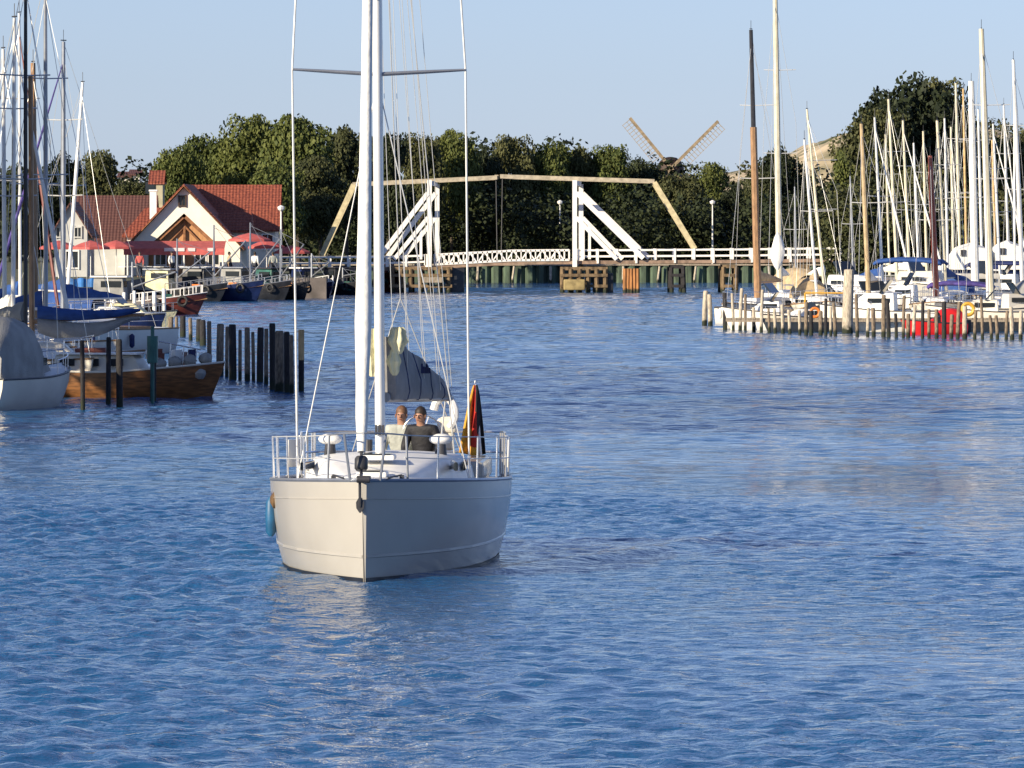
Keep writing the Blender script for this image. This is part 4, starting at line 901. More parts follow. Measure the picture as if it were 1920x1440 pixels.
for px, yt, yb, r_, mk, lb_ in ((412, 607, 706, .11, 'post', 'leftmost of the dark post row right of the wooden boat'), (437, 608, 712, .11, 'postd', 'second dark post of the row, with a blunt top'), (464, 614, 716, .09, 'post', 'slender brown post third in the row'), (487, 614, 717, .10, 'postd', 'slender dark post fourth in the row'),
        (512, 606, 732, .10, 'postd', 'tall black post at the left of the thick cluster'), (524, 620, 735, .14, 'post', 'thick brown post in the middle of the cluster'), (539, 622, 736, .10, 'postd', 'black post at the right of the thick cluster'),
        (425, 612, 708, .07, 'post', 'slim brown post between the first two dark posts'), (450, 618, 712, .06, 'post', 'slim brown post left of the slender brown one'), (476, 622, 716, .06, 'post', 'slim brown post before the fourth dark post'), (499, 616, 722, .07, 'post', 'slim brown post just left of the thick cluster'), (548, 628, 737, .06, 'post', 'slim brown post at the right end of the cluster'),
        (300, 590, 628, .08, 'post', 'far brown post at the left end of the receding row'), (332, 594, 634, .08, 'post', 'far slim post between the two left dark ones'), (358, 596, 638, .08, 'post', 'far slim brown post in the middle of the receding row'), (393, 602, 690, .09, 'post', 'brown post just left of the dark post row'),
        (343, 592, 632, .12, 'postd', 'short dark far post behind the wooden boat bow'), (372, 598, 640, .12, 'postd', 'dark far post left of the post row'), (381, 600, 648, .12, 'postd', 'dark far post touching the left end of the post row'), (320, 594, 640, .11, 'post', 'brown far post furthest left behind the bow'),
        (156, 638, 770, .07, 'postd', 'leftmost black post in front of the varnished wooden boat'), (203, 632, 758, .07, 'postd', 'black post before the cabin of the varnished boat'), (225, 636, 764, .08, 'postd', 'black post beside the green one'), (287, 640, 752, .08, 'postd', 'rightmost black post before the varnished boat')):
    post(px, yt, yb, r_, M[mk], lb_, GL)
pt = empty('mooring_post', (XX(565, 129.5), 129.5, 0), 'single black post with a pale orange upper half right of the cluster', 'post')
MB().tube([(0, 0, -1.2), (0, 0, ZZ(675, 129.5))], .085, 9).build('shaft', M['postd'], pt, smooth=True)
MB().tube([(0, 0, ZZ(675, 129.5)), (0, 0, ZZ(618, 129.5))], .088, 9).build('painted_top', M['posty'], pt, smooth=True)
# green navigation pole
o = empty('green_pole', (XX(286, 121), 121, 0), 'dark green pole with a thick sleeve in front of the varnished boat', 'pole')
MB().tube([(0, 0, -1), (0, 0, ZZ(612, 121))], .05, 8).build('pole', M['green'], o); MB().tube([(0, 0, ZZ(680, 121)), (0, 0, ZZ(630, 121))], .15, 10).build('sleeve', M['green'], o)
# raft and buoys by the jetty
o = empty('yellow_raft', (XX(1545, 208), 208, 0), 'yellow work raft with a raised frame behind the jetty posts', 'raft')
q = MB(); q.box((0, 0, .9), (2.2, 1.2, .35)); q.build('float', M['yellow'], o, bevel=.08)
q = MB()
for x in (-.9, .9): q.tube([(x, -.5, 1.0), (x, -.5, 1.75)], .04, 6)
q.tube([(-.9, -.5, 1.75), (.9, -.5, 1.75)], .04, 6); q.build('frame', M['yellow'], o)
for px, py, Y, r_, m_, lb_ in ((1815, 580, 203, .26, 'yellow', 'round yellow life ring hanging by the right hand posts'), (1528, 586, 203, .2, 'orange', 'orange life ring hanging near the yellow raft')):
    v = W(px, py, Y); q = MB()
    q.tube([(math.cos(a)*r_, 0, math.sin(a)*r_) for a in [i*math.pi/8 for i in range(17)]], r_*.33, 8); o = q.build('life_ring', M[m_], None, smooth=True); o.location = v; tag(o, lb_, 'life ring')

# left side
GLF = 'sailing boats moored on the left bank'
LB = [
 (48, 127, -60, 9, 2.6, -60, 48, 'mastd', 'gelw', 'greycan', .065, None, None, 'near left sailing boat with the black mast'),
 (86, 142, -55, 9.5, 2.8, -40, 85, 'alug', 'gel', 'blue', .075, None, None, 'sailing boat with the dark grey mast right of the black one'),
 (66, 150, -70, 9, 2.7, 118, 62, 'mastw', 'varnish', 'tan', .12, None, None, 'wooden sailing boat with the brown mast between black and grey masts'),
 (118, 168, -127, 9.5, 2.8, 78, 119, 'alug', 'gel', 'blue', .10, 'purple', None, 'sailing boat with the grey mast carrying a dark masthead'),
 (124, 188, -60, 9.5, 2.8, 155, 155, 'alu', 'navyhull', 'blue', .085, None, None, 'sailing boat with the white mast leaning right'),
 (24, 136, -60, 9, 2.7, 34, 27, 'alu', 'gel', 'sail', .07, 'sail', None, 'sailing boat with a white mast just left of the black one'),
 (9, 150, -65, 9, 2.7, 92, 6, 'alu', 'gel', 'blue', .08, None, None, 'sailing boat with the leftmost white mast'),
 (38, 172, -65, 9, 2.7, 25, 36, 'alu', 'gel', 'blue', .07, 'brownred', None, 'sailing boat with a thin white mast behind the black one'),
]
for (px, Y, hd, L, bm_, top, tpx, mm, hm, cv, mr, fu, cn, lb_) in LB:
    sailboat(px, Y, hd, lb_, L, bm_, top=top, mtop_px=tpx, mastm=mm, hullm=hm, cover=cv, mr=mr, furl=fu, canopy=cn, group=GLF, fb=random.uniform(.9, 1.05))
# ketch with the long boom whose blue cover and grey sail sag over the berth
kb = empty('covered_ketch', (XX(70, 131), 131, 0), 'sailing boat under a sagging grey sail with a blue cover on its long boom', 'sailboat', R(0))
rings = prof(7.5, 2.5, 1.15, .95, 1.0, rake=.4); hull(kb, [[(p[0]-1.0, p[1], p[2]) for p in r_] for r_ in rings], M['gelw'], M['deck'], trim=M['teak'])
q = MB(); rbox(q, -2.5, 1.2, 1.5, 1.0, .95, 1.4, .1, .5, .05); q.build('cabin', M['gelw'], kb, bevel=.03)
MB().tube([(-.15, 0, 1), (-.2, 0, 9.2)], [.09, .07], 8).build('mast', M['mastw'], kb, smooth=True)
bo = MB().tube([(-.1, 0, ZZ(603, 131)), (3.15, -.2, ZZ(590, 131))], .05, 8).build('boom', M['mastw'], kb, smooth=True)
rr = []; r2 = []
for k in range(13):
    t = k/12; x = .02+3.0*t; z = ZZ(606, 131)-.30*math.sin(min(1, t*1.15)*math.pi)**.8+.16*t; h = .42*math.sin(max(.06, 1-t)*math.pi*.6)+.06
    rr.append([(x, -.1+math.cos(a)*.16, z+math.sin(a)*h*.6) for a in [i*math.pi/5 for i in range(10)]])
    z2 = ZZ(592, 131)+.05*t-.12*math.sin(t*math.pi); h2_ = .30*(1-t)**.5+.07
    r2.append([(x, -.22+math.cos(a)*.13, z2+.12+math.sin(a)*h2_*.55) for a in [i*math.pi/5 for i in range(10)]])
MB().loft(rr).build('furled_sail', M['greycan'], bo, smooth=True); MB().loft(r2).build('sail_cover', M['blue'], bo, smooth=True)
# near left cruiser in grey canvas
nb = motorboat(18, 118, 72, 'grey canvas covered cabin cruiser cut by the left edge of the picture', 6.4, 2.5, 'gelw', .8, 'greycan', 'greycan', h=1.25)
# varnished wooden boat
vb_ = empty('wooden_boat', (XX(236, 125), 125, 0), 'varnished orange wooden cabin boat with a cluttered bow behind black posts', 'motorboat', R(-12))
rings = prof(4.8, 2.0, 1.0, .72, .78, rake=.45, stern=.8, full=.5); hull(vb_, rings, M['varnish'], M['teak'], trim=M['gelw'])
q = MB(); rbox(q, -1.9, .6, 1.5, 1.1, .74, 1.2, .08, .3, .05); q.build('cabin', M['gelw'], vb_, bevel=.03)
for k in range(3): MB().box((-1.5+k*.7, -.70, 1.0), (.42, .06, .2)).build('window', M['glass'], vb_)
q = MB(); q.box((-.75, 0, 1.24), (2.5, 1.42, .05)); q.build('cabin_roof', M['white'], vb_)
q = MB(); q.box((-.9, -.2, 1.33), (.9, .6, .14)); q.build('folded_cover', M['brownred'], vb_, bevel=.04)
q = MB()
for k, (x, y, z) in enumerate(((1.1, -.5, .95), (1.5, -.35, 1.0), (1.9, -.2, 1.05), (2.2, -.3, .7), (2.3, 0, 1.1))): q.ell((x, y, z), (.2, .16, .17), 8, 6, jit=.12)
q.build('fender_pile', M['greycan'], vb_, smooth=True)
q = MB()
for k in range(4): q.tube([(1.0+k*.35, -.45+.08*k, .85), (1.05+k*.35, -.45+.08*k, 1.6-.08*k)], .02, 5)
q.tube([(1.0, -.45, 1.6), (2.2, -.15, 1.35)], .02, 5); q.build('bow_rail', M['steel'], vb_)
q = MB(); rg = random.Random(3)
for k in range(7): q.box((.7+rg.random()*1.2, -.2+rg.random()*.5, 1.0+rg.random()*.25), (.25, .2, .2+rg.random()*.2), rg.random()*3, mi=k % 3)
q.build('crates', [M['brownred'], M['white'], M['navy']], vb_)
# boats in the second left row
fishing_boat(268, 247, -8, 'brown hulled boat with a curved white bow and white rail stanchions', 6.0, 2.4, 'brownred', .7, 'greycan', 'white', house=-.3, mast=2.2)
fishing_boat(405, 293, -30, 'dark blue fishing boat moored in front of the white gable', 6.2, 2.6, 'navyhull', .8, 'blackhull', 'alug', group='fishing boats at the terrace quay', mast=4.2)
fishing_boat(470, 299, -35, 'black fishing boat with a light grey wheelhouse below the red parasols', 5.6, 2.3, 'blackhull', .75, 'greycan', 'alug', group='fishing boats at the terrace quay', mast=4.4)
fishing_boat(525, 300, -50, 'black fishing boat with a dark green wheelhouse below the lamp post', 5.2, 2.2, 'blackhull', .7, 'green', 'dark', group='fishing boats at the terrace quay', mast=4.0)
fishing_boat(583, 308, -60, 'small blue fishing boat nearest the left end of the bridge', 5, 2.1, 'navyhull', .65, 'navyhull', 'white', group='fishing boats at the terrace quay', mast=2.4)
fishing_boat(640, 322, -60, 'black work boat moored under the left span of the bridge', 4.5, 2.0, 'blackhull', .55, 'blackhull', 'dark', group='fishing boats at the terrace quay', mast=1.4)
fishing_boat(728, 336, -80, 'rust brown work boat beside the left bridge pier', 4, 2.0, 'brownred', .9, 'brownred', 'dark', group='fishing boats at the terrace quay', mast=1.8)
fishing_boat(335, 292, -25, 'dark fishing boat with a cream wheelhouse mostly behind the curved white bow', 6, 2.2, 'blackhull', .7, 'cream', 'alug', group='fishing boats at the terrace quay', mast=3.4)
motorboat(185, 200, -20, 'motorboat under a deep blue tarpaulin behind the ketch boom', 5.5, 2.2, 'navyhull', .7, 'white', 'blue', h=1.0)
motorboat(230, 215, -15, 'small pale yellow motorboat beside the blue tarpaulin boat', 4.5, 1.9, 'cream', .6, 'cream', None, h=1.0)
tf = empty('tarpaulin_fence', (XX(168, 256), 256, 0), 'bright blue tarpaulin hung on posts along the left quay', 'fence'); q = MB()
nx_ = 24; wv = [(XX(122+i*92/nx_, 256)-tf.location.x, .08*math.sin(i*1.3)) for i in range(nx_+1)]
q.add([(x, y, ZZ(551, 256)) for x, y in wv]+[(x, y, ZZ(522, 256)+.04*math.sin(i)) for i, (x, y) in enumerate(wv)]+[(x, y+.02, ZZ(551, 256)) for x, y in wv]+[(x, y+.02, ZZ(522, 256)+.04*math.sin(i)) for i, (x, y) in enumerate(wv)],
      [(i, i+1, i+nx_+2, i+nx_+1) for i in range(nx_)]+[(i+2*nx_+2, i+3*nx_+3, i+3*nx_+4, i+2*nx_+3) for i in range(nx_)]); q.build('sheet', M['hoard'], tf)
q = MB()
for i in range(0, 25, 6): q.tube([(wv[i][0], .15, -.5), (wv[i][0], .15, ZZ(520, 256))], .06, 6)
q.build('posts', M['post'], tf)
lj = empty('jetty', (-20.5, 230, 0), 'dark plank walkway along the left quay behind the moored boats', 'jetty'); q = MB()
for k in range(120): q.box((0, -60+k, .7), (2.2, .9, .08), .0)
q.build('planks', M['plank'], lj)
for i, (px, yt, yb) in enumerate(((196, 556, 590), (214, 552, 594), (232, 548, 597), (252, 545, 598), (268, 548, 600), (290, 546, 598), (308, 541, 596))):
    post(px, yt, yb, .10, M['white'], ('leftmost', 'second', 'third', 'fourth', 'fifth', 'sixth', 'rightmost')[i]+' of the short white posts before the brown hulled boat', 'white posts before the curved white bow')

# ------------------------------------------------------------------ people
def person(label, loc, rz, pose, top, bottom, hairm, name='person', sleeves=True):
    root = empty(name, loc, label, 'person', rz)
    def skin(nm, chain_pts, edges, radii, m_, sub=2):
        me = bpy.data.meshes.new(nm); me.from_pydata([tuple(p) for p in chain_pts], edges, []); me.materials.append(m_)
        o = bpy.data.objects.new(nm, me); COL.objects.link(o); o.parent = root
        sk = o.modifiers.new('skin', 'SKIN'); sk.use_smooth_shade = True
        for i, v in enumerate(me.skin_vertices[0].data): v.radius = radii[i] if isinstance(radii[i], tuple) else (radii[i], radii[i]); v.use_root = (i == 0)
        ss = o.modifiers.new('sub', 'SUBSURF'); ss.levels = ss.render_levels = sub; return o
    J = pose
    P = [J['pel'], J['waist'], J['chest'], J['neck'], J['headb'], J['head'], J['headt']]; rad = [(.14, .11), (.13, .10), (.16, .11), (.055, .055), (.065, .07), (.078, .092), (.06, .07)]
    E = [(i, i+1) for i in range(6)]
    def chain(start, pts, rs):
        k = start
        for p, r_ in zip(pts, rs): P.append(p); rad.append(r_); E.append((k, len(P)-1)); k = len(P)-1
        return k
    for s_ in ('L', 'R'):
        hand = chain(2, [J['sh'+s_], J['el'+s_], J['wr'+s_], J['hd'+s_]], [.062, .042, .03, (.042, .022)])
        d_ = (Vector(J['hd'+s_])-Vector(J['wr'+s_])).normalized(); sd = d_.cross(Vector((0, 0, 1)));
        if sd.length < .1: sd = d_.cross(Vector((1, 0, 0)))
        sd.normalize()
        for k, (off, ln) in enumerate(((-.028, .06), (-.009, .072), (.010, .068), (.028, .052))):
            b0 = Vector(J['hd'+s_])+sd*off+d_*.02; chain(hand, [b0+d_*ln*.5, b0+d_*ln*.85+Vector((0, 0, -.022))], [.011, .008])
        b0 = Vector(J['wr'+s_])+d_*.03; chain(hand-1, [b0+sd*.045+d_*.02, b0+sd*.055+d_*.055], [.013, .009])
        chain(0, [J['hip'+s_], J['kn'+s_], J['an'+s_], J['to'+s_]], [.085, .058, .042, (.045, .03)])
    skin('body', P, E, rad, M['skin'], 2)
    A = [J['pel'], J['waist'], J['chest'], J['collar']]; ar = [(.175, .15), (.175, .15), (.20, .175), (.105, .10)]; ae = [(0, 1), (1, 2), (2, 3)]
    for s_ in ('L', 'R'):
        k = 2
        for p, r_ in ((J['sh'+s_], .085), (J['el'+s_], .062), (J['wr'+s_], .045)): A.append(p); ar.append(r_); ae.append((k, len(A)-1)); k = len(A)-1
    skin('jacket', A, ae, ar, top)
    A = [Vector(J['pel'])-Vector((0, 0, .03))]; ar = [(.17, .14)]; ae = []
    for s_ in ('L', 'R'):
        k = 0
        for p, r_ in ((J['hip'+s_], .11), (J['kn'+s_], .08), (J['an'+s_], .06)): A.append(p); ar.append(r_); ae.append((k, len(A)-1)); k = len(A)-1
    skin('trousers', A, ae, ar, bottom)
    hd = Vector(J['head']); q = MB(); q.ell(hd+Vector((-.035, 0, .045)), (.095, .088, .10), 16, 10, jit=.03); q.ell(hd+Vector((-.05, 0, -.03)), (.06, .075, .07), 12, 8, jit=.04); q.build('hair', hairm, root, smooth=True)
    q = MB(); q.loft([[hd+Vector((x, y*k, z)) for y in (-1, 1)]+[hd+Vector((x-.03, y*k, z)) for y in (1, -1)] for x, k, z in ((.086, .006, .015), (.108, .012, -.02), (.09, .012, -.032))]); q.build('nose', M['skin'], root, smooth=True)
    q = MB()
    for s_ in (1, -1): q.ell(hd+Vector((.078, s_*.03, .012)), (.011, .013, .009), 8, 6)
    q.build('eyes', M['dark'], root, smooth=True)
    q = MB(); q.ell(hd+Vector((.082, 0, -.058)), (.010, .024, .007), 8, 6); q.build('mouth', M['brownred'], root, smooth=True)
    q = MB()
    for s_ in (1, -1): q.ell(hd+Vector((-.005, s_*.085, -.008)), (.02, .01, .03), 8, 6)
    q.build('ears', M['skin'], root, smooth=True)
    return root
def seated(lean=.05, arms='wheel', twist=0):
    f = lean
    J = dict(pel=(0, 0, .12), waist=(f*.5, 0, .30), chest=(f*1.2, 0, .50), collar=(f*1.5, 0, .655), neck=(f*1.6, 0, .66), headb=(f*1.8+.01, 0, .72), head=(f*2+.02, 0, .79), headt=(f*2+.01, 0, .86))
    for s_, k in (('L', 1), ('R', -1)):
        J['sh'+s_] = (f*1.2, k*.2, .58)
        if arms == 'wheel': J['el'+s_] = (f+.14, k*.26, .34); J['wr'+s_] = (f+.36, k*.2, .36); J['hd'+s_] = (f+.44, k*.18, .37)
        elif arms == 'face' and s_ == 'R': J['el'+s_] = (f+.2, k*.3, .42); J['wr'+s_] = (f+.24, k*.14, .66); J['hd'+s_] = (f+.22, k*.09, .74)
        else: J['el'+s_] = (f+.02, k*.28, .32); J['wr'+s_] = (f+.2, k*.2, .18); J['hd'+s_] = (f+.27, k*.17, .15)
        J['hip'+s_] = (.05, k*.1, .1); J['kn'+s_] = (.46, k*.14, .12); J['an'+s_] = (.44, k*.13, -.32); J['to'+s_] = (.58, k*.14, -.37)
    return {k: Vector(v) for k, v in J.items()}
def standing(ph=0):
    J = dict(pel=(0, 0, .95), waist=(0, 0, 1.12), chest=(.01, 0, 1.33), collar=(0, 0, 1.47), neck=(0, 0, 1.5), headb=(.01, 0, 1.56), head=(.02, 0, 1.64), headt=(.01, 0, 1.71))
    for s_, k in (('L', 1), ('R', -1)):
        J['sh'+s_] = (0, k*.2, 1.42); J['el'+s_] = (-.03+ph*k*.08, k*.26, 1.13); J['wr'+s_] = (.06+ph*k*.15, k*.25, .9); J['hd'+s_] = (.08+ph*k*.17, k*.25, .82)
        J['hip'+s_] = (0, k*.1, .9); J['kn'+s_] = (.03-ph*k*.12, k*.11, .5); J['an'+s_] = (-.02-ph*k*.2, k*.11, .09); J['to'+s_] = (.12-ph*k*.2, k*.12, .04)
    return {k: Vector(v) for k, v in J.items()}
cols = [M['awn'], M['white'], M['navy'], M['tan'], M['jack'], M['blue'], M['jackb']]
for i, (px, Y, ph, ci, lb_) in enumerate(((262, 306.5, 1, 0, 'person in a dull red top standing on the terrace left of the tables'), (322, 307, 0, 1, 'person in a white top standing under the awning'), (430, 306, 1, 3, 'person in a tan top walking below the annex'), (478, 306, 0, 1, 'person in a white shirt standing on the quay above the navy boat'),
        (512, 307, 1, 4, 'person in a grey jacket walking by the lamp post'))):
    person(lb_, (XX(px, Y), Y, GZ), R(-90+i*50), standing(ph), cols[ci], M['trou'], M['hair'])

# ------------------------------------------------------------------ the yacht
YAW = R(-92.3)              # local +x is the bow, pointing at the viewer
YB0 = 59.8*K; FK = F*K
def W(px, py, Y):      # true depth: the bow's stretched depth plus metres behind the bow
    Y2 = YB0+(Y-59.8); return Vector(((px-960)*Y2/FK, Y2, HC-(py-430)*Y2/FK))
def ZZ(py, Y): return W(0, py, Y).z
def XX(px, Y): return W(px, 0, Y).x
bow = Vector((XX(683, 59.8), YB0))
BL = 10.4
ctr = bow-Vector((math.cos(YAW), math.sin(YAW)))*BL/2     # local x=+5.2 is the stem
yt_ = empty('sailing_yacht', (ctr.x, ctr.y, 0), 'white sailing yacht coming towards the viewer with a grey boom cover and drooping flag', 'sailboat', YAW)
S_ = [0, .15, .4, .8, 1.3, 2, 3, 4, 5, 6, 7, 8, 9, 10, 10.4]
bd = [.03, .15, .34, .60, .87, 1.16, 1.42, 1.56, 1.64, 1.68, 1.68, 1.65, 1.58, 1.48, 1.44]
wl_ = [.015, .10, .24, .44, .66, .93, 1.2, 1.36, 1.44, 1.48, 1.48, 1.44, 1.34, 1.2, 1.14]
def bzf(s): return 1.33-.036*s+.0006*s*s
def lerpS(a, s): return float(np.interp(s, S_, a))
SS = sorted(set(S_+[.28, .6, 1.05, 1.65, 2.5, 3.5, 4.5]))
def ring(s):
    z = bzf(s); b_, w_ = lerpS(bd, s), lerpS(wl_, s); x = BL/2-s; out = []
    for f_ in (1, .9, .75, .55, .35, .18, .06, 0):
        k = f_**.8; out.append((x, w_+(b_-w_)*k+.06*min(1, s/2)*math.sin(math.pi*f_)*.6, z*f_))
    x2 = x-.05*max(0, 1-s)
    out += [(x2, w_*.86, -.12), (x2, w_*.5, -.3), (x2, .01, -.42)]
    return out
RG = [ring(s) for s in SS]
q = MB(); full = [[Vector(p) for p in r_]+[Vector((p[0], -p[1], p[2])) for p in reversed(r_)] for r_ in RG]
q.loft(full, closed=False, caps=False); q.add(full[0], [tuple(range(len(full[0])))]); q.add(full[-1], [tuple(range(len(full[-1])))])
q.build('hull', M['gely'], yt_, smooth=True)
for z_, wd, nm, mm in ((1.10, .010, 'rubbing_strake', 'gely'), (.33, .022, 'boot_stripe', 'gely')):
    for sd in (1, -1):
        q = MB(); pr = []
        for s in SS:
            f_ = z_/bzf(s) if nm == 'boot_stripe' else (bzf(s)-.23)/bzf(s)
            b_, w_ = lerpS(bd, s), lerpS(wl_, s); y = w_+(b_-w_)*f_**.8+.06*min(1, s/2)*math.sin(math.pi*f_)*.6; zz = bzf(s)*f_
            pr.append([(BL/2-s+(.012 if s == 0 else 0), sd*(y+.0), zz-wd), (BL/2-s, sd*(y+.012), zz-wd*.6), (BL/2-s, sd*(y+.012), zz+wd*.6), (BL/2-s, sd*(y), zz+wd)])
        q.loft(pr, closed=False, caps=False); q.build(nm, M[mm], yt_)
dk = MB(); rr = []
for s in SS:
    x, y, z = BL/2-s, lerpS(bd, s)-.02, bzf(s); c_ = .07*min(1, y)
    rr.append([(x, y, z-.015), (x, y*.6, z+c_*.6), (x, 0, z+c_), (x, -y*.6, z+c_*.6), (x, -y, z-.015)])
dk.loft(rr, closed=False, caps=False); dk.build('deck', M['deck'], yt_, smooth=True)
for sd in (1, -1):
    q = MB(); q.tube([(BL/2-s+(.0 if s else .02), sd*max(0, lerpS(bd, s)-.015), bzf(s)+.02) for s in SS], .028, 6); q.build('toe_rail', M['alug'], yt_, smooth=True)
hm = bpy.data.materials.get('cream_white_gelcoat').node_tree.nodes['Principled BSDF']; hm.inputs['Coat Weight'].default_value = .2; hm.inputs['Coat Roughness'].default_value = .06
for sd in (1, -1):
    q = MB(); pr = []
    for s in SS:
        w_ = lerpS(wl_, s); b_ = lerpS(bd, s); f_ = .045/bzf(s); y1 = w_+(b_-w_)*f_**.8+.06*min(1, s/2)*math.sin(math.pi*f_)*.6
        pr.append([(BL/2-s+(.006 if s == 0 else 0), sd*(w_+.008), -.02), (BL/2-s+(.006 if s == 0 else 0), sd*(y1+.008), .045)])
    q.loft(pr, closed=False, caps=False); q.build('antifouling_band', M['blackhull'], yt_)  # narrow dark band along the waterline
# coachroof lofted across
def cr(s0, s1, w0, w1, h0, h1, m_, nm):
    q = MB(); rr = []
    for k in range(13):
        t = k/12; s = s0+(s1-s0)*t; x = BL/2-s; wd = (w0+(w1-w0)*min(1, t*1.6)**.7); zb = bzf(s)+.03
        h = h0+(h1-h0)*(1-(1-min(1, t*1.5))**2); pts = []
        for a, hh in ((1, 0), (.97, .45), (.88, .82), (.72, .96), (.36, 1.04), (0, 1.08), (-.36, 1.04), (-.72, .96), (-.88, .82), (-.97, .45), (-1, 0)): pts.append((x, wd*a, zb+h*hh))
        rr.append(pts)
    q.loft(rr, closed=False, caps=False); q.add(rr[0], [tuple(range(11))]); q.add(rr[-1], [tuple(range(11))]); return q.build(nm, m_, yt_, smooth=True)
cr(1.9, 6.9, .42, 1.16, .04, .36, M['white'], 'coachroof')
for sd in (1, -1):
    for s0 in (3.3, 4.6, 5.7): MB().box((BL/2-s0-.4, sd*(1.10 if s0 > 4 else 1.02), bzf(s0)+.2), (.85, .06, .12), sd*(.03 if s0 > 4 else .11)).build('window', M['glass'], yt_, bevel=.02)
q = MB()      # cockpit coamings and helm seat
for sd in (1, -1): q.box((BL/2-8.3, sd*1.12, bzf(8)+.13), (2.9, .34, .3))
q.box((BL/2-10.1, 0, bzf(10)+.1), (.45, 2.1, .28)); q.build('cockpit_coaming', M['gely'], yt_, bevel=.06)
q = MB(); q.box((BL/2-8.3, 0, bzf(8)-.02+.05), (2.8, 1.85, .06)); q.build('cockpit_sole', M['teak'], yt_)
for s0, w_, nm in ((1.75, .42, 'foredeck_hatch'), (2.9, .5, 'forward_hatch')):
    z = bzf(s0)+.07 if s0 < 2 else bzf(s0)+.30
    o = MB().box((BL/2-s0, 0, z+.03), (.5, w_, .07)).build(nm, M['white'], yt_, bevel=.02); MB().box((BL/2-s0, 0, z+.075), (.38, w_-.12, .02)).build('pane', M['glass'], o)
for sd, s0 in ((1, 4.2), (-1, 4.2)):      # cowl vents either side of the mast
    o = MB().tube([(BL/2-s0-.6, -sd*.78, bzf(s0)+.32), (BL/2-s0-.6, -sd*.78, bzf(s0)+.50)], [.09, .07], 12).build('cowl_vent', M['dark'], yt_, smooth=True)
    q = MB(); q.ell((BL/2-s0-.6, -sd*.78, bzf(s0)+.56), (.14, .17, .08), 14, 8); q.build('cowl', M['white'], o, smooth=True)
# stem fittings, anchor
q = MB(); q.box((BL/2+.02, 0, 1.37), (.42, .16, .07)); q.tube([(BL/2+.2, -.09, 1.37), (BL/2+.2, .09, 1.37)], .05, 10); q.build('bow_roller', M['dark'], yt_, bevel=.01)
q = MB(); q.tube([(BL/2-.3, -.05, 1.43), (BL/2+.2, -.05, 1.36), (BL/2+.14, -.05, 1.3), (BL/2+.10, -.05, 1.0)], .02, 6); q.loft([[(BL/2+.10, -.05+sy*w_, z) for sy in (-1, 1)]+[(BL/2+.05, -.05+sy*w_, z) for sy in (1, -1)] for w_, z in ((.02, 1.12), (.055, 1.06), (.05, .98), (.01, .92))]); q.build('anchor', M['dark'], yt_)
for sd in (1, -1):
    q = MB(); q.box((BL/2-.75, sd*.46, bzf(.7)+.06), (.28, .05, .05)); q.tube([(BL/2-.75, sd*.46, bzf(.7)), (BL/2-.75, sd*.46, bzf(.7)+.06)], .03, 6); q.build('cleat', M['dark'], yt_)
    q = MB(); q.tube([(BL/2-.7, sd*.46, bzf(.7)+.09), (BL/2-.5, sd*.38, bzf(.5)+.07), (BL/2-.3, sd*.3, bzf(.3)+.05)], .014, 5); q.build('mooring_line', M['dark'], yt_)
# guard rails
sts = [1.5, 3.0, 4.7, 6.3, 7.9, 9.2]
for sd in (1, -1):
    pts = []
    for s0 in sts:
        x, y, z = BL/2-s0, sd*(lerpS(bd, s0)-.05), bzf(s0)
        MB().tube([(x, y, z), (x, y+sd*.015, z+.62)], .016, 6).build('stanchion', M['steel'], yt_); pts.append((x, y+sd*.015, z+.61))
    q = MB(); q.tube([(BL/2-.75, sd*.5, bzf(0)+.6)]+pts, .008, 5); q.tube([(BL/2-.75, sd*.5, bzf(0)+.3)]+[(a, b_, c_-.3) for a, b_, c_ in pts], .007, 5); q.build('guard_wire', M['wire'], yt_)
q = MB(); top_ = [(BL/2-.75, .52, bzf(0)+.60), (BL/2-.3, .36, bzf(0)+.63), (BL/2+.02, .16, bzf(0)+.65), (BL/2+.08, 0, bzf(0)+.65), (BL/2+.02, -.16, bzf(0)+.65), (BL/2-.3, -.36, bzf(0)+.63), (BL/2-.75, -.52, bzf(0)+.60)]
q.tube(top_, .011, 7)
for sd in (1, -1): q.tube([(BL/2-.75, sd*.52, bzf(0)+.6), (BL/2-.75, sd*.54, bzf(0))], .018, 6); q.tube([(BL/2-.15, sd*.28, bzf(0)+.64), (BL/2-.2, sd*.2, bzf(0))], .018, 6)
q.build('pulpit', M['alug'], yt_, smooth=True)  # darker metal stands in for shade on the bow rail
for sd in (1, -1):
    q = MB()
    for s0 in (9.2, 9.7, 10.15, 10.35): q.tube([(BL/2-s0, sd*(lerpS(bd, s0)-.06), bzf(s0)), (BL/2-s0, sd*(lerpS(bd, s0)-.06), bzf(s0)+.66)], .02, 6)
    for dz in (.66, .36): q.tube([(BL/2-9.2, sd*(lerpS(bd, 9.2)-.06), bzf(9)+dz), (BL/2-10.2, sd*(lerpS(bd, 10.2)-.06), bzf(10)+dz), (BL/2-10.4, sd*1.2, bzf(10)+dz), (BL/2-10.4, sd*.5, bzf(10)+dz)], .018, 6)
    q.build('pushpit', M['steel'], yt_, smooth=True)
for sd in (-1, 1):     # white dodgers laced to the stern rail
    q = MB(); a0, a1 = 8.0, 9.15
    q.add([(BL/2-s0, sd*(lerpS(bd, s0)-.05+off), bzf(s0)+z) for off in (0, .012) for s0, z in ((a0, .16), (a1, .16), (a1, .56), (a0, .56))], [(0, 1, 2, 3), (7, 6, 5, 4), (0, 1, 5, 4), (2, 3, 7, 6), (1, 2, 6, 5), (3, 0, 4, 7)]); q.build('dodger', M['sail'], yt_)
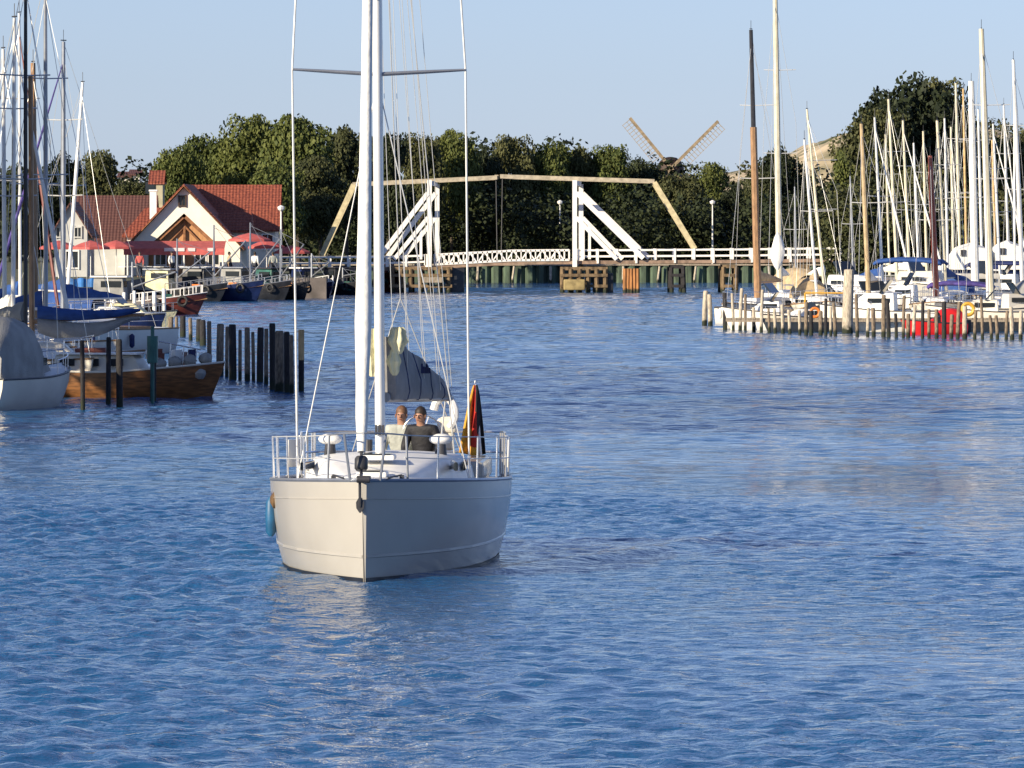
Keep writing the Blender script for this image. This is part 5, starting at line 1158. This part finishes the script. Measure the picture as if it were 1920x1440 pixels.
# mast, rig
def loc(px, py, Y):      # world point -> yacht local
    v = W(px, py, Y); d_ = Vector((v.x-ctr.x, v.y-ctr.y)); c_, s_ = math.cos(-YAW), math.sin(-YAW); return Vector((d_.x*c_-d_.y*s_, d_.x*s_+d_.y*c_, v.z))
YM = 64.0
mb_, mt_ = loc(713, 848, YM), loc(700, -700, YM); mt_.x = mb_.x-.25
mp = lambda z: mb_.lerp(mt_, (z-mb_.z)/(mt_.z-mb_.z))
q = MB(); rr = []
for k in range(9):
    p = mp(mb_.z+(mt_.z-mb_.z)*k/8); f_ = 1 if k < 6 else 1-.12*(k-5); rr.append([(p.x+math.cos(a)*.105*f_, p.y+math.sin(a)*.072*f_, p.z) for a in [i*math.pi/8 for i in range(16)]])
mo = q.loft(rr).build('mast', M['alu'], yt_, smooth=True)
sp = mp(ZZ(139, YM))
for px_, py_ in ((873, 131), (549, 130)):
    e = loc(px_, py_, YM+.25); q = MB(); q.loft([[(p.x+math.cos(a)*.055*f_, p.y, p.z+math.sin(a)*.03*f_) for a in [i*math.pi/4 for i in range(8)]] for p, f_ in ((sp, 1), (sp.lerp(e, .5), .9), (e, .6))]); q.build('spreader', M['alug'], mo, smooth=True)
s2 = mp(11.6)
for sd in (1, -1): MB().tube([s2, (s2.x-.2, s2.y+sd*.95, s2.z+.05)], .035, 7).build('spreader', M['alug'], mo)
q = MB(); q.box((mp(8.0).x+.13, mp(8.0).y, 8.0), (.1, .1, .14)); q.build('steaming_light', M['dark'], mo)
q = MB()
for k in range(3): q.tube([(mb_.x-.1-.1*k, mb_.y-.18, bzf(4)+.4), (mb_.x-.1-.1*k, mb_.y-.18, bzf(4)+.56)], .055, 10); q.box((mb_.x+.13, mb_.y+(-.05+.05*k), 1.9), (.04, .03, .14))
q.build('halyard_winches', M['dark'], yt_)
for (xa, ya), (xb, yb2) in (((558, 850), (548, 132)), ((880, 850), (873, 132))):
    lo, up = loc(xa, ya, YM+.2), loc(xb, yb2, YM+.25); lo.z = bzf(4.4); rg_ = MB(); e2 = Vector((s2.x-.2, s2.y+math.copysign(.95, up.y), s2.z+.05))
    rg_.tube([lo, up, e2, mp(14.2)], .016, 6); rg_.tube([lo+Vector((.08, 0, 0)), sp-Vector((0, 0, .1))], .009, 5); rg_.build('shroud', M['wire'], yt_)
    MB().tube([lo, lo.lerp(up, .06)], .022, 6).build('turnbuckle', M['steel'], yt_)
fs_ = loc(677, 893, 60.15); fe = mp(14.3)
q = MB(); L_ = [fs_.lerp(fe, t) for t in (.025, .06, .10, .16, .24, .4, .6, .8, .97)]; q.tube(L_, [.055, .085, .09, .115, .095, .075, .07, .06, .03], 12)
q.build('furled_foresail', M['sail'], yt_, smooth=True)
q = MB(); q.tube([fs_.lerp(fe, .006), fs_.lerp(fe, .008), fs_.lerp(fe, .018), fs_.lerp(fe, .02)], [.07, .09, .09, .07], 14); q.tube([fs_, fs_.lerp(fe, .03)], .02, 6); q.build('furling_drum', M['dark'], yt_, smooth=True)
stern = Vector((-BL/2+.1, 0, bzf(10)))
q = MB(); q.tube([stern+Vector((0, .9, .1)), stern.lerp(mt_, .22)+Vector((0, 0, 0)), mt_], .009, 5); q.tube([stern+Vector((0, -.9, .1)), stern.lerp(mt_, .22)], .009, 5); q.build('backstay', M['wire'], yt_)
# boom and cover
be = loc(843, 748, 68.0); bs = loc(722, 742, 64.15); bs.z = be.z = ZZ(739, 66); be.z = bs.z-.09
bo = MB().tube([bs, be], [.075, .065], 10).build('boom', M['alug'], yt_, smooth=True)
rr = []; dv = be-bs; sdv = Vector((-dv.y, dv.x, 0)).normalized()
for k in range(15):
    t = k/14; p = bs.lerp(be, .02+t*.93); h = .76*(1-t)**.75*(.55+.45*min(1, (t+.22)*4))+.13; wd = .12*(1-.45*t); r_ = []
    for a, hh in ((-1, -.04), (-1.25, .12), (-1.1, .4), (-.6, .75), (-.12, 1), (.12, 1), (.6, .75), (1.1, .4), (1.25, .12), (1, -.04)):
        r_.append(p+sdv*(wd*a+.02*math.sin(k*1.3+hh*7)*(.3+hh))+Vector((0, 0, h*hh+.006*math.sin(k*1.9))))
    rr.append(r_)
sc_ = MB().loft(rr).build('sail_cover', M['greysail'], bo, smooth=True)
for k in (3, 6, 9, 12):       # sail ties round the cover
    MB().tube([Vector(p)+Vector((0, 0, .004)) for p in rr[k]]+[Vector(rr[k][0])], .013, 5).build('sail_tie', M['navy'], sc_)
# marks on the cover: an unreadable dark word in the photograph
q = MB(); nrm = sdv if sdv.dot(Vector((1, 0, 0))) > 0 else -sdv
for k, (dx, hh, w2) in enumerate(((0, .14, .05), (.09, .10, .06), (.18, .09, .05), (.26, .13, .03), (.32, .08, .06), (.41, .08, .05))):
    p = bs.lerp(be, .42)+dv.normalized()*dx*1.1+nrm*.135+Vector((0, 0, .34)); q.bar(p, p+Vector((0, 0, hh)), .028, .012, 0, tuple(dv.normalized()))
q.build('cover_mark', M['navy'], sc_)
def bunch(px_, y0_, y1_, rx, Yd, seed):
    rr = []; n_ = 16; rg_ = random.Random(seed)
    for k in range(n_+1):
        t = k/n_; p = loc(px_+1.0*math.sin(t*6+seed), y0_+(y1_-y0_)*t, Yd); w_ = rx*(math.sin(math.pi*min(.97, .08+t*.9))**.55)*(1+.12*math.sin(t*13+seed)); ph = rg_.uniform(-.25, .25)
        rr.append([(p.x+math.sin(a)*w_*.7*(1+.3*math.sin(6*a+ph+seed)), p.y+math.cos(a)*w_*(1+.26*math.sin(5*a+ph*1.5+2*seed)+.1*math.sin(9*a)), p.z) for a in [i*math.pi/26 for i in range(52)]])
    MB().loft(rr).build('gathered_mainsail', M['cream'], bo, smooth=True)
bunch(745, 613, 664, .12, 64.2, 1); bunch(739, 655, 704, .08, 64.2, 2); bunch(699, 616, 706, .12, 64.25, 3)
q = MB()
for k, t in enumerate((.25, .5, .75, .93)):
    p = bs.lerp(be, t); top = mp(12.4+.8*k); q.tube([p+sdv*.1+Vector((0, 0, .1)), top+sdv*(.08)], .005, 5); q.tube([p-sdv*.1+Vector((0, 0, .1)), top-sdv*.08], .005, 5)
q.tube([be, mt_], .008, 5); q.build('lazy_jacks', M['wire'], yt_)
q = MB(); k0 = be.lerp(bs, .06); q.tube([k0, (k0.x-.1, k0.y-.1, bzf(8)+.35)], .012, 5); q.tube([k0+Vector((.06, .05, 0)), (k0.x-.05, k0.y+.12, bzf(8)+.35)], .012, 5); q.build('mainsheet', M['wire'], yt_)
# steering pedestal and wheel
q = MB(); xw = BL/2-9.0; q.tube([(xw, .3, bzf(9)), (xw, .3, bzf(9)+.75)], [.1, .07], 10); wp = [(xw+.12, .3+math.cos(a)*.3, bzf(9)+.62+math.sin(a)*.3) for a in [i*math.pi/10 for i in range(21)]]; q.tube(wp, .012, 6)
for a in (0, 1.26, 2.51, 3.77, 5.03): q.tube([(xw+.12, .3, bzf(9)+.62), (xw+.12, .3+math.cos(a)*.3, bzf(9)+.62+math.sin(a)*.3)], .01, 5)
q.build('steering_wheel', M['steel'], yt_, smooth=True)
v = loc(833, 775, 69.2); q = MB()
q.tube([(v.x, v.y+math.cos(a)*.16, v.z+math.sin(a)*.24) for a in [-1.1+i*math.pi/7 for i in range(10)]], .06, 8); q.build('horseshoe_buoy', M['white'], yt_, smooth=True)
q = MB(); v = loc(838, 800, 69.3); q.box((v.x, v.y, v.z-.1), (.2, .2, .5)); q.box((v.x, v.y, v.z+.02), (.26, .28, .22)); q.build('outboard_motor', M['gelw'], yt_, bevel=.04)
# flag
v0, v1 = loc(905, 862, 69.6), loc(891, 714, 69.9)
v0.z = bzf(10)
fl = empty('flagstaff', (0, 0, 0)); fl.parent = yt_
st = MB().tube([v0, v1], [.02, .014], 8).build('staff', M['white'], fl, smooth=True)
for nm_, c0, c1, mt in ():
    pass
q = MB(); nu, nv = 12, 16; gv = []
for j in range(nv+1):
    t = j/nv
    for i in range(nu+1):
        u = i/nu; z = v1.z-.06-t*(1.06-.10*abs(u-.6)); half = .03+.17*t**.8; c = loc(892-6*t, 700, 69.8)
        yv = c.y-(u-.5)*2*half*(1 if True else 0); gv.append((c.x+.05+.06*math.sin(u*11+t*1.5)*min(1, t*3), yv if loc(900, 0, 69).y < loc(860, 0, 69).y else c.y+(u-.5)*2*half, z))
for j in range(nv):
    for i in range(nu):
        u = i/nu; t = j/nv; band = 0 if u-.25*(t-.5) > .62 else (1 if u-.30*(t-.4) > .28 else 2)
        if t > .82 and u > .3: band = 2 if t > .86 and u < .75 else band
        a = j*(nu+1)+i; q.add([gv[a], gv[a+1], gv[a+nu+2], gv[a+nu+1]], [(0, 1, 2, 3)], band)
fo = q.build('flag', [mat('flag_black', (.012, .01, .012), .8, .2, 5), mat('flag_red', (.42, .02, .015), .8, .15, 5), mat('flag_gold', (.62, .32, .03), .8, .15, 5)], fl, smooth=True)
sm = fo.modifiers.new('thick', 'SOLIDIFY'); sm.thickness = .006
fl.name = 'ensign'
# fenders at the bow quarter
v = loc(505, 966, 64.3); fr = empty('blue_fender', (W(508, 940, 63.6).x, W(508, 940, 63.6).y, 0), 'turquoise blue fender hanging outside the left side of the yacht', 'fender')
zf = ZZ(968, 63.6); MB().tube([(0, 0, zf-.28), (0, 0, zf-.22), (0, 0, zf), (0, 0, zf+.2), (0, 0, zf+.27)], [.03, .07, .08, .07, .03], 12).build('body', mat('turquoise_vinyl', (.012, .09, .20), .5, .2, 5), fr, smooth=True)
MB().tube([(0, 0, zf+.25), (.05, .02, zf+.45), (.14, .05, ZZ(905, 63.6))], .014, 5).build('rope', M['navy'], fr)
o = MB(); p = W(520, 937, 63.3); o.tube([(-.1, 0, 0), (-.05, 0, 0), (.1, 0, -.01), (.14, 0, -.01)], [.04, .12, .12, .04], 12); o2 = o.build('rolled_fender', mat('brown_leather', (.12, .07, .03), .7, .3, 6), None, smooth=True); o2.location = p
tag(o2, 'short dark brown roll hanging at the gunwale above the blue fender', 'fender')
# crew
v = W(752, 776, 68.7)
person('crew member in a pale grey jacket sitting in the yacht cockpit, right of the mast', (v.x+.02, v.y+.12, v.z-.81), R(-100), seated(.04, 'rest'), M['jack'], M['trou'], M['hairb'])
v = W(797, 777, 68.3)
person('crew member in a black jacket sitting just right of the one in grey', (v.x, v.y+.1, v.z-.81), R(-110), seated(.10, 'rest'), M['jackb'], M['trou'], M['hair'])

# depths were laid out with focal ratio F; stretch them to the true distances (K)
keep = ('sailing_yacht', 'blue_fender', 'rolled_fender', 'camera', 'sun', 'water')
flat = ('ground', 'hill', 'wood', 'undergrowth', 'hillside_scrub', 'right_bank_thicket')
for o in list(COL.objects):
    if o.parent or o.name.startswith(keep) or 'crew member' in o.get('label', ''): continue
    if o.name in flat:
        for v in o.data.vertices: v.co.y *= K
        o.data.update(); continue
    o.location.y *= K
